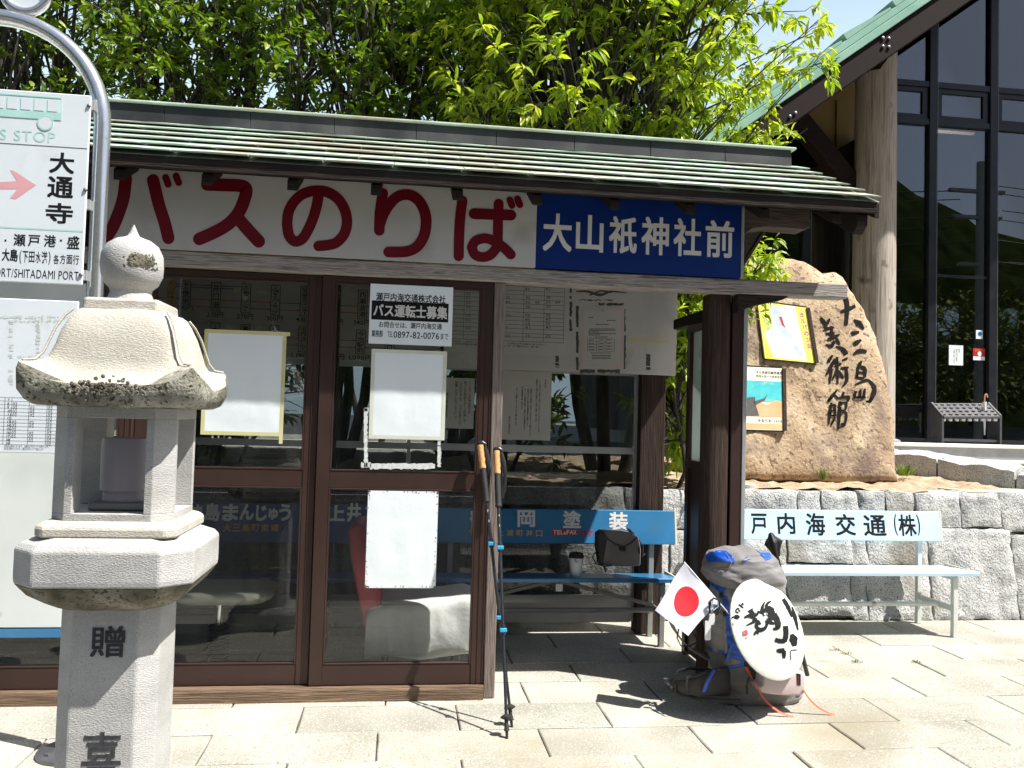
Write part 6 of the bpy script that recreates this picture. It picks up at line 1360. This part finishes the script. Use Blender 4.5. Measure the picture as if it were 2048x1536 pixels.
# glass wall
xs_ = [V(px, 400, GY).x for px in (1612, 1860, 1981)]; sp_ = xs_[2]-xs_[1]; muls = [xs_[1]-3*sp_, xs_[1]-2*sp_, xs_[1]-sp_, xs_[1]]+[xs_[1]+sp_*k for k in range(1, 19)]
zt1, zt0 = V(1860, 166, GY).z, V(1860, 252, GY).z
fr = MB()
rz = lambda x: E0.z+(x-E0.x)*(d.z/d.x)-.19
ZL = V(1690, 392, GY).z
topz = lambda x: rz(x) if x > cxm else min(ZL, rz(x))
for x in muls: fr.box(x-.05, x+.05, GY-.06, GY+.06, FZ, topz(x))
fro = fr.build('curtain_wall_frame', 'black_metal', mu, bevel=.004)
m = MB()
for x in muls: m.box(x+.051, x+.058, GY-.064, GY-.058, FZ, topz(x))
m.build('mullion_edge', 'steel_dark', fro)
for a, b in zip(muls, muls[1:]):
    if b < cxm+.3:
        m = MB(); m.box(a+.05, b-.05, GY-.005, GY+.005, FZ+.02, topz(a)); m.build('glass_pane', 'museum_glass', fro)
        m = MB(); m.box(a+.051, b-.051, GY-.05, GY+.05, topz(a)-.12, topz(a)); m.build('transom', 'black_metal', fro); continue
    for z0, z1 in ((zt1-.07, zt1), (zt0, zt0+.07)): m = MB(); m.box(a+.051, b-.051, GY-.05, GY+.05, z0, z1); m.build('transom', 'black_metal', fro)
    m = MB(); m.box(a+.06, a+.13, GY-.03, GY+.03, zt0+.071, zt1-.071); m.box(b-.13, b-.06, GY-.03, GY+.03, zt0+.071, zt1-.071); m.box(a+.131, b-.131, GY-.03, GY+.03, zt0+.071, zt0+.13); m.box(a+.131, b-.131, GY-.03, GY+.03, zt1-.13, zt1-.071); m.build('vent_sash', 'black_metal', fro)
    for z0, z1 in ((FZ+.02, zt0), (zt0+.132, zt1-.132)):
        m = MB(); m.box(a+.05, b-.05, GY-.005, GY+.005, z0, z1); m.build('glass_pane', 'museum_glass', fro)
    m = MB(); za, zb = max(zt1+.01, rz(a+.05)), max(zt1+.02, rz(b-.05)); m.prism([(a+.05, GY-.005, zt1), (b-.05, GY-.005, zt1), (b-.05, GY-.005, zb), (a+.05, GY-.005, za)], (0, .01, 0)); m.build('glass_pane', 'museum_glass', fro)
m = MB(); m.box(muls[0], muls[-1], GY-.05, GY+.05, FZ, FZ+.04); m.build('bottom_rail', 'black_metal', fro)
m = MB(); z_ = V(1900, 555, GY).z; m.box(muls[3]+.051, muls[4]-.051, GY-.03, GY+.03, z_, z_+.03); m.build('door_head', 'black_metal', fro)
# inside: floor is the museum floor; rear wall with a window band onto greenery, roof beams, lamps
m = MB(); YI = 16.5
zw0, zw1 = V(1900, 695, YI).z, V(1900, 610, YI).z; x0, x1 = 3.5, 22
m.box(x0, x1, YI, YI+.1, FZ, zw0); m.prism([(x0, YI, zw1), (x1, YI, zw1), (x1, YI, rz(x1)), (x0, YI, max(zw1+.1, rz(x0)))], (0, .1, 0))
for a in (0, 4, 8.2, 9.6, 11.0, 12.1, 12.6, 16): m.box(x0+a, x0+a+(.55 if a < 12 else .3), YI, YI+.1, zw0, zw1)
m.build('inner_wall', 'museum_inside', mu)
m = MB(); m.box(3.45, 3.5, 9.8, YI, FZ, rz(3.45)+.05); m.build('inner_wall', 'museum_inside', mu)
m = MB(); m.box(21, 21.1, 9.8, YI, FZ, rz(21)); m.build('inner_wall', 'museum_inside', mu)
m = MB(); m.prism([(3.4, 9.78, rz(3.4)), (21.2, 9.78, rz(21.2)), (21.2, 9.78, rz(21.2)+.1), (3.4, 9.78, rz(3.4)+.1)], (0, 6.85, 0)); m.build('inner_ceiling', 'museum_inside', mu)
for py, Y in ((88, 11.5), (118, 13.5)):
    p = V(1950, py, Y); m = MB(); m.box(E0.x+(p.z+1.0-E0.z)/(d.z/d.x), 16, Y, Y+.25, p.z-.17, p.z+.17); m.build('ceiling_beam', 'beam_wood', mu)
for a in ((1868, 262, 1948, 267), (1692, 351, 1715, 353)):
    Y = 11; p, q_1 = V(a[0], a[1], Y), V(a[2], a[3], Y); l_ = thing('strip_lamp', 'long warm strip lamp glowing inside the museum above the doors' if a[0] > 1800 else 'short warm strip lamp glowing behind the log column', 'lamp', p, 'strip lamps in the museum')
    m = MB(); m.tube([p, q_1], .022, 10); m.build('tube', 'lamp_warm', l_, smooth=60)
    m = MB(); m.box(p.x, q_1.x, Y-.02, Y+.06, p.z+.024, p.z+.06); m.build('housing', 'black_metal', l_)
m = MB(); a, b = V(1790, 757, 10.5), V(1836, 870, 10.5); m.box(a.x-.3, b.x+.1, 10.5, 10.9, FZ, V(1836, 850, 10.5).z); m.box(a.x-.25, V(1816, 800, 10.5).x, 10.52, 10.8, V(1816, 838, 10.5).z+.16, a.z); tag(m.build('reception_counter', 'museum_counter', bevel=.01), 'pale blue grey counter inside the museum glass beside the column', 'counter')
# sheets stuck on the glass
def gsheet(label, x0, y0, x1, y1, mat, kids=()):
    t = MB(); a, b = V(x0, y0, GY-.012), V(x1, y1, GY-.012); t.box(a.x, b.x, GY-.013, GY-.011, b.z, a.z); o = tag(t.build('notice', mat), label, 'notice', 'notices on the museum glass'); return o
o = gsheet('white notice with upright writing on the museum glass door', 1898, 690, 1926, 731, 'paper')
m = MB()
for px, s_ in ((1917, '館内'), (1912, '撮影はご遠慮'), (1907, 'お願い致します')): m.col(s_, V(px, 700, GY).x, V(px, 698, GY).z, .025, .022, GY-.0135, 0)
m.build('lettering', 'ink_grey', o, fix=False)
o = gsheet('small white sticker with a blue round mark on the museum glass', 1952, 660, 1965, 678, 'paper')
m = MB(); c = V(1958.5, 668, GY); m.lathe([(.028, 0), (.028, .001), (.014, .001), (.008, 0)], (c.x, GY-.0135, c.z), 20, (X, Z, -Y_)); m.build('round_mark', 'bench_blue', o)
o = gsheet('red and white sticker under the blue one on the museum glass', 1946, 696, 1970, 721, 'label_red')
m = MB(); rect_px(m, 1946.5, 713, 1969.5, 720.5, GY-.0135); c = V(1958, 708, GY); m.lathe([(.03, 0), (.03, .001), (.001, .001)], (c.x, GY-.0136, c.z), 16, (X, Z, -Y_)); m.build('white_patch', 'paper', o, fix=False)
m = MB(); m.line('おねがい', V(1948, 701, GY).x, V(1968, 701, GY).x, V(1958, 701, GY).z, .035, GY-.0136, .01); m.build('lettering', 'gold', o, fix=False)
# umbrella rack and an umbrella
RYk = 9.2
ur = thing('umbrella_rack', 'grey slanted umbrella rack with rows of holes before the museum glass', 'umbrella rack', (V(1930, 885, RYk).x, RYk, FZ))
a, b, c_, dd = V(1862, 806, RYk+.05), V(1975, 806, RYk+.05), V(2000, 832, RYk-.2), V(1884, 832, RYk-.2)
m = MB(); m.prism([a, b, c_, dd], (0, 0, -.03)); tp_ = m.build('perforated_top', 'rack_grey', ur, bevel=.004)
m = MB()
for i in range(9):
    for j in range(4):
        u, v = (i+.5)/9, (j+.5)/4; p = (a.lerp(b, u)).lerp(dd.lerp(c_, u), v); m.lathe([(.026, .0), (.022, .004), (.012, .005)], p, 10)
m.build('hole_rims', 'rubber', tp_, smooth=40)
for p, q_1 in ((a, dd), (b, c_)):
    m = MB(); m.prism([p+Z*.01, q_1+Z*.01, Vector((q_1.x, q_1.y, FZ)), Vector((p.x, p.y, FZ))], (.025, 0, 0)); m.build('side_panel', 'rack_grey', ur)
m = MB(); m.box(dd.x, c_.x, dd.y+.02, dd.y+.26, FZ+.02, FZ+.05); m.build('drip_tray', 'rack_grey', ur)
m = MB()
for i in range(9): p = dd.lerp(c_, (i+.5)/9); m.lathe([(.024, -.06), (.028, -.032)], p+Y_*.03, 10)
m.build('cups', 'grey_aluminium', ur, smooth=40)
u_ = thing('umbrella', 'clear white umbrella with a hooked handle standing in the grey rack', 'umbrella', (V(1968, 870, RYk).x, RYk-.1, FZ+.05))
p = V(1969, 870, RYk-.1); t_ = V(1969, 795, RYk-.1); m = MB(); m.tube([p, Vector((t_.x, t_.y, t_.z-.05))], [.008, .022], 10); m.build('furled_cloth', 'plastic_white', u_, smooth=60)
m = MB(); m.tube([Vector((t_.x, t_.y, t_.z-.05)), t_, t_+Vector((.006, 0, .03)), t_+Vector((.022, 0, .04)), t_+Vector((.034, 0, .025)), t_+Vector((.036, 0, .0))], .008, 8); m.build('handle', 'cork', u_, smooth=60)

# ================================================================== TREES AND PLANTS
def leaf_mesh(mb, p, d, L, W, rnd, droop=.5, fold=.12):
    d = d.normalized(); s_ = d.cross(Z)
    s_ = s_.normalized() if s_.length > 1e-3 else Vector((1, 0, 0))
    s_ = (s_+d.cross(s_)*rnd.uniform(-.9, .9)).normalized()
    n = s_.cross(d)
    if n.z < 0: n = -n
    T = rnd.random(); a = p; pts = []; dirv = d.copy()
    for k in range(3):
        a = a+dirv*(L/3); dirv = (dirv+Vector((0, 0, -droop))*.55).normalized(); pts.append(a)
    m1, m2, tip = pts; f = n*(fold*W)
    mb.add([p, m1+s_*W*.5+f, m1, m1-s_*W*.5+f, m2+s_*W*.40+f, m2, m2-s_*W*.40+f, tip], [(0, 1, 2), (0, 2, 3), (1, 4, 5, 2), (2, 5, 6, 3), (4, 7, 5), (5, 7, 6)], T)
def tree(name, label, base, trunks, crown, rad, nbr, twigs, per, leafm, L, W, rnd, group, droop=.5, tr=.045, low=None, shell=.35, cat='tree', zmin=None, pw=2):
    """trunks: number of stems; crown centre and radii; branches -> twigs -> leaves"""
    t = thing(name, label, cat, base, group); base = Vector(base); crown = Vector(crown)
    tk, lf = MB(), MB(); tops = []
    for i in range(trunks):
        a = 2*pi*i/max(1, trunks)+rnd.uniform(-.4, .4); sp_ = .10 if trunks > 1 else 0
        p = base+Vector((cos(a)*sp_, sin(a)*sp_, -.1)); e = crown+Vector((cos(a)*rad[0]*.35, sin(a)*rad[1]*.35, rnd.uniform(-.2, .5)*rad[2])) if trunks > 1 else crown+Vector((0, 0, rad[2]*.35))
        pts = []
        for k in range(7):
            q = k/6; v = p.lerp(e, q)+Vector((cos(a), sin(a), 0))*.12*sin(q*pi)*(trunks > 1)+Vector((fbm((k, i, base.x), .7), fbm((i, k, base.y), .7), 0))*.10; pts.append(v)
        tk.tube(pts, [tr*(1-.72*k/6) for k in range(7)], 7); tops.append(pts)
    for b_ in range(nbr):
        for _ in range(40):
            v = Vector((rnd.uniform(-1, 1), rnd.uniform(-1, 1), rnd.uniform(-1, 1)))
            if v.length > shell and (abs(v.x)**pw+abs(v.y)**pw+abs(v.z)**pw) < 1: break
        tgt = crown+Vector((v.x*rad[0], v.y*rad[1], v.z*rad[2]))
        if zmin and tgt.z < zmin(tgt): continue
        st_ = rnd.choice(tops); s0 = st_[rnd.choice((2, 3, 4, 5))] if v.z > -.3 else st_[rnd.choice((2, 3))]
        dv = tgt-s0; pts = []
        for k in range(5):
            q = k/4; pts.append(s0.lerp(tgt, q)+Vector((0, 0, .14*dv.length*sin(q*pi)*(1-q*.4)))+Vector((fbm((k, b_, 3.), .8), fbm((b_, k, 7.), .8), 0))*.06*q)
        tk.tube(pts, [.014, .011, .008, .005, .0025], 5)
        for w_ in range(twigs):
            q = rnd.uniform(.42, 1.); k = min(3, int(q*4)); b0 = pts[k].lerp(pts[k+1], q*4-k)
            dr = (dv.normalized()+Vector((rnd.gauss(0, .7), rnd.gauss(0, .7), rnd.gauss(0, .45)))).normalized(); ln = rnd.uniform(.06, .26); e = b0+dr*ln-Z*.25*ln
            tk.tube([b0, b0.lerp(e, .5)+Z*.02, e], [.003, .0025, .0015], 4)
            for l_ in range(per):
                q2 = rnd.uniform(.25, 1.)**.6; p = b0.lerp(e, q2); a = rnd.uniform(0, 2*pi); o = dr.cross(Z); o = o.normalized() if o.length > .01 else X.copy(); o2 = dr.cross(o)
                ld = (dr*rnd.uniform(.25, .9)+(o*cos(a)+o2*sin(a))*.8+Vector((0, 0, -droop*rnd.uniform(.3, 1.1)))).normalized()
                leaf_mesh(lf, p, ld, L*rnd.uniform(.6, 1.15), W*rnd.uniform(.75, 1.2), rnd, droop*rnd.uniform(.4, 1.3))
    tk.build('trunk', 'bark', t, smooth=60, fix=False)
    lf.build('crown', leafm, t, fix=False); return t
R1 = random.Random(11)
tree('broadleaf_tree', 'bright yellow green tree with long drooping leaves reaching over the roof ridge', (1.75, 7.0, .93), 3, (1.48, 6.45, 4.75), (1.50, 1.65, 1.80), 480, 7, 10, 'leaf_bright', .122, .030, R1, 'trees behind the shelter', .75, .06, shell=.6, pw=3.5, zmin=lambda t: 3.3 if t.y < 5.9 else 0)
tree('leafy_shrub', 'light green leafy shrub squeezed between the shelter and the boulder', (2.12, 6.25, .93), 3, (2.12, 6.2, 2.0), (.36, .35, 1.0), 46, 5, 7, 'leaf_bright', .14, .034, R1, 'shrubs behind the shelter', .7, .02, cat='shrub', shell=.3)
tree('sapling', 'thin sapling with light green leaves before the top edge of the boulder', (2.42, 6.3, .93), 1, (2.52, 6.15, 2.62), (.34, .28, .34), 20, 5, 7, 'leaf_bright', .13, .032, R1, 'shrubs behind the shelter', .7, .014, cat='sapling', shell=.2)
dk = [((-3.3, 7.3, .93), (-3.3, 7.3, 4.7), (1.35, 1.1, 2.0), 'dark green tree behind the roof, seen past the bus stop pole'), ((-1.75, 7.5, .93), (-1.8, 7.5, 4.75), (1.3, 1.1, 2.0), 'dark many stemmed tree behind the left half of the roof, beside the pole arch'),
      ((-.55, 7.2, .93), (-.5, 7.3, 4.8), (1.2, 1.05, 2.0), 'dark tree with bare thin stems showing over the middle of the roof'), ((.45, 7.9, .93), (.5, 7.9, 4.9), (1.2, 1.0, 2.1), 'dark green tree between the bare stems and the bright tree')]
for i, (b_, c, r_, lb_) in enumerate(dk):
    tree('broadleaf_tree', lb_, b_, 4, c, r_, 165, 7, 7, 'leaf_dark', .108, .043, R1, 'trees behind the shelter', .45, .05, shell=.3)
tree('broadleaf_tree', 'small orange leaved tree glimpsed between dark stems behind the roof', (-.35, 10.5, .98), 2, (-.35, 10.5, 4.1), (.8, .6, 1.2), 50, 5, 6, 'leaf_orange', .10, .05, R1, 'trees behind the shelter', .4, .04)
tree('leafy_shrub', 'dark low shrub behind the rear glass of the shelter', (.75, 6.6, .93), 4, (.75, 6.6, 1.7), (.8, .4, .6), 36, 5, 6, 'leaf_dark', .12, .04, R1, 'shrubs behind the shelter', .4, .02, cat='shrub')
tree('leafy_shrub', 'dark shrub behind the glass at the left of the shelter', (-1.4, 6.7, .93), 4, (-1.4, 6.7, 1.9), (1.1, .5, .8), 60, 5, 6, 'leaf_dark', .12, .04, R1, 'shrubs behind the shelter', .4, .02, cat='shrub')
tree('leafy_shrub', 'green hedge shrub beyond the museum windows', (13.5, 19.5, .9), 6, (13.5, 19.5, 3.3), (5.5, 1.0, 2.0), 260, 6, 6, 'leaf_bright', .22, .07, R1, 'shrubs behind the shelter', .4, .05, cat='shrub')
def tuft(name, label, c, n, L, mat, spread, group=None, cat='weed'):
    m = MB()
    for i in range(n):
        a = R1.uniform(0, 2*pi); e = R1.uniform(.2, 1.)*spread; p = Vector(c)+Vector((cos(a)*e*.5, sin(a)*e*.3, 0))
        leaf_mesh(m, p, Vector((cos(a)*e*4, sin(a)*e*4, 1.)), L*R1.uniform(.5, 1.2), L*.12, R1, .35)
    tag(m.build(name, mat, fix=False), label, cat, group)
gp = V(1410+0, 0, 1).x
p = V(1647, 945, 6.45); tuft('grass_tuft', 'small grass tuft on the soil at the foot of the boulder', (p.x, 6.45, .965), 26, .09, 'grass_green', .05, 'weeds on the soil and paving')
p = V(1808, 932, 6.6); tuft('weed_clump', 'green weed clump beside the edging stone right of the boulder', (p.x, 6.6, 1.0), 70, .11, 'grass_green', .16, 'weeds on the soil and paving')
for i, (px, py, lb_) in enumerate(((1668, 1301, 'yellowish weed in a paving joint before the pale bench'), (1712, 1325, 'yellowish weed in the next paving joint towards the hat'), (1832, 1325, 'small yellowish weed in the paving joint below the bench leg'), (1690, 1308, 'thin yellowish weed between two others in the slanting joint'))):
    c = G(px, py); tuft('joint_weed', lb_, (c.x, c.y, -.004), 40, .022, 'weed_yellow', .075, 'weeds on the soil and paving')

# ================================================================== ACROSS THE ROAD (seen as reflections in the glass)
hm = MB(); nx, ny = 60, 18
for i in range(nx+1):
    for j in range(ny+1):
        x = -120+260*i/nx; y = -55-90*j/ny; h = 62*sin(min(1, j/9)*pi/2)*(.6+.4*noise.noise(Vector((x*.012+2, y*.01, 0))))*(1-.45*max(0, (x-20)/120))+3.5*fbm((x, y, 0), .09)+1.6*fbm((x, y, 2), .35)
        hm.v.append((x, y, max(-.2, h*min(1, j/2.))))
for i in range(nx):
    for j in range(ny): a = i*(ny+1)+j; hm.f.append((a, a+1, a+ny+2, a+ny+1)); hm.t.append(.5)
struct(hm.build('hill', 'hill_forest', smooth=80, fix=False))
def far_tree(x, y, h, r_, lb_):
    t = thing('roadside_tree', lb_, 'tree', (x, y, 0), 'trees across the road'); m = MB(); m.tube([(x, y, -.1), (x, y, h*.6)], [.25, .12], 8); m.build('trunk', 'bark', t, smooth=60)
    m = MB()
    for i in range(1500):
        v = Vector((R1.gauss(0, 1), R1.gauss(0, 1), R1.gauss(0, 1))).normalized()*R1.uniform(.55, 1)**.5; c = Vector((x+v.x*r_, y+v.y*r_, h*.62+v.z*h*.38)); c += v*.5*fbm(c, .9)
        s_ = R1.uniform(.14, .3); leaf_mesh(m, c, v+Vector((R1.gauss(0, .5), R1.gauss(0, .5), R1.gauss(0, .5))), s_*1.6, s_, R1, .3)
    m.build('crown', 'tree_far', t, fix=False)
for x_, y_, h_, r__ in ((-14, -15, 7.5, 3.2), (-8.5, -14.5, 8.5, 3.2), (-3, -15, 7.2, 3.), (2.5, -14.5, 8, 3.2), (8, -15, 7.4, 3.2), (12.4, -15.5, 6.6, 2.6), (25, -15, 7.8, 3.2)): far_tree(x_, y_, h_, r__, 'olive tree across the road, seen only as a reflection in the glass')
m = MB(); m.box(-60, 60, -11.6, -11.42, -.16, 1.5); m.box(-60, 60, -11.64, -11.38, 1.502, 1.56); tag(m.build('horizon_blocker_wall', 'asphalt'), 'long dark low wall across the road, added to block the bright horizon in reflections', 'wall')  # invented wall, added dark so the glass does not mirror the bright horizon
far_tree(15.8, -14, 8.2, 2.6, 'round olive tree across the road, mirrored beside the log column'); far_tree(19.8, -16, 7.4, 2.8, 'broad olive tree across the road, mirrored in the second pane')
up_ = thing('utility_pole', 'concrete utility pole with cross arms and sagging wires across the road', 'utility pole', (21.6, -10, 0))
m = MB(); m.tube([(21.6, -10, -.1), (21.6, -10, 11.6)], [.2, .14], 14); m.build('pole', 'concrete_pole', up_, smooth=60)
for z, w_ in ((10.4, 1.6), (9.4, 1.4), (7.6, 1.1)):
    m = MB(); m.box(21.6-w_*.2-w_*.6, 21.6+w_*.6, -10.1, -9.9, z, z+.12); m.build('cross_arm', 'concrete_pole', up_)
m = MB(); m.lathe([(.0, 8.2), (.3, 8.2), (.32, 9.1), (0, 9.15)], (21.95, -10.2, 0), 16); m.build('transformer', 'concrete_pole', up_, smooth=40)
for z, dz in ((10.5, 0), (10.45, .3), (9.5, 0), (9.45, .4), (8.6, .1), (7.7, .2), (7.5, .5)):
    m = MB(); m.tube([(21.6-34*k/12, -10-dz*4+2*k/12, z+.02-1.1*sin(pi*k/12)-dz*k/12) for k in range(13)], .02, 6); m.tube([(21.6+20*k/8, -10+dz*3, z-.5*sin(pi*k/8)+dz*k/8) for k in range(9)], .02, 6); m.build('wire', 'rubber', up_, smooth=60)
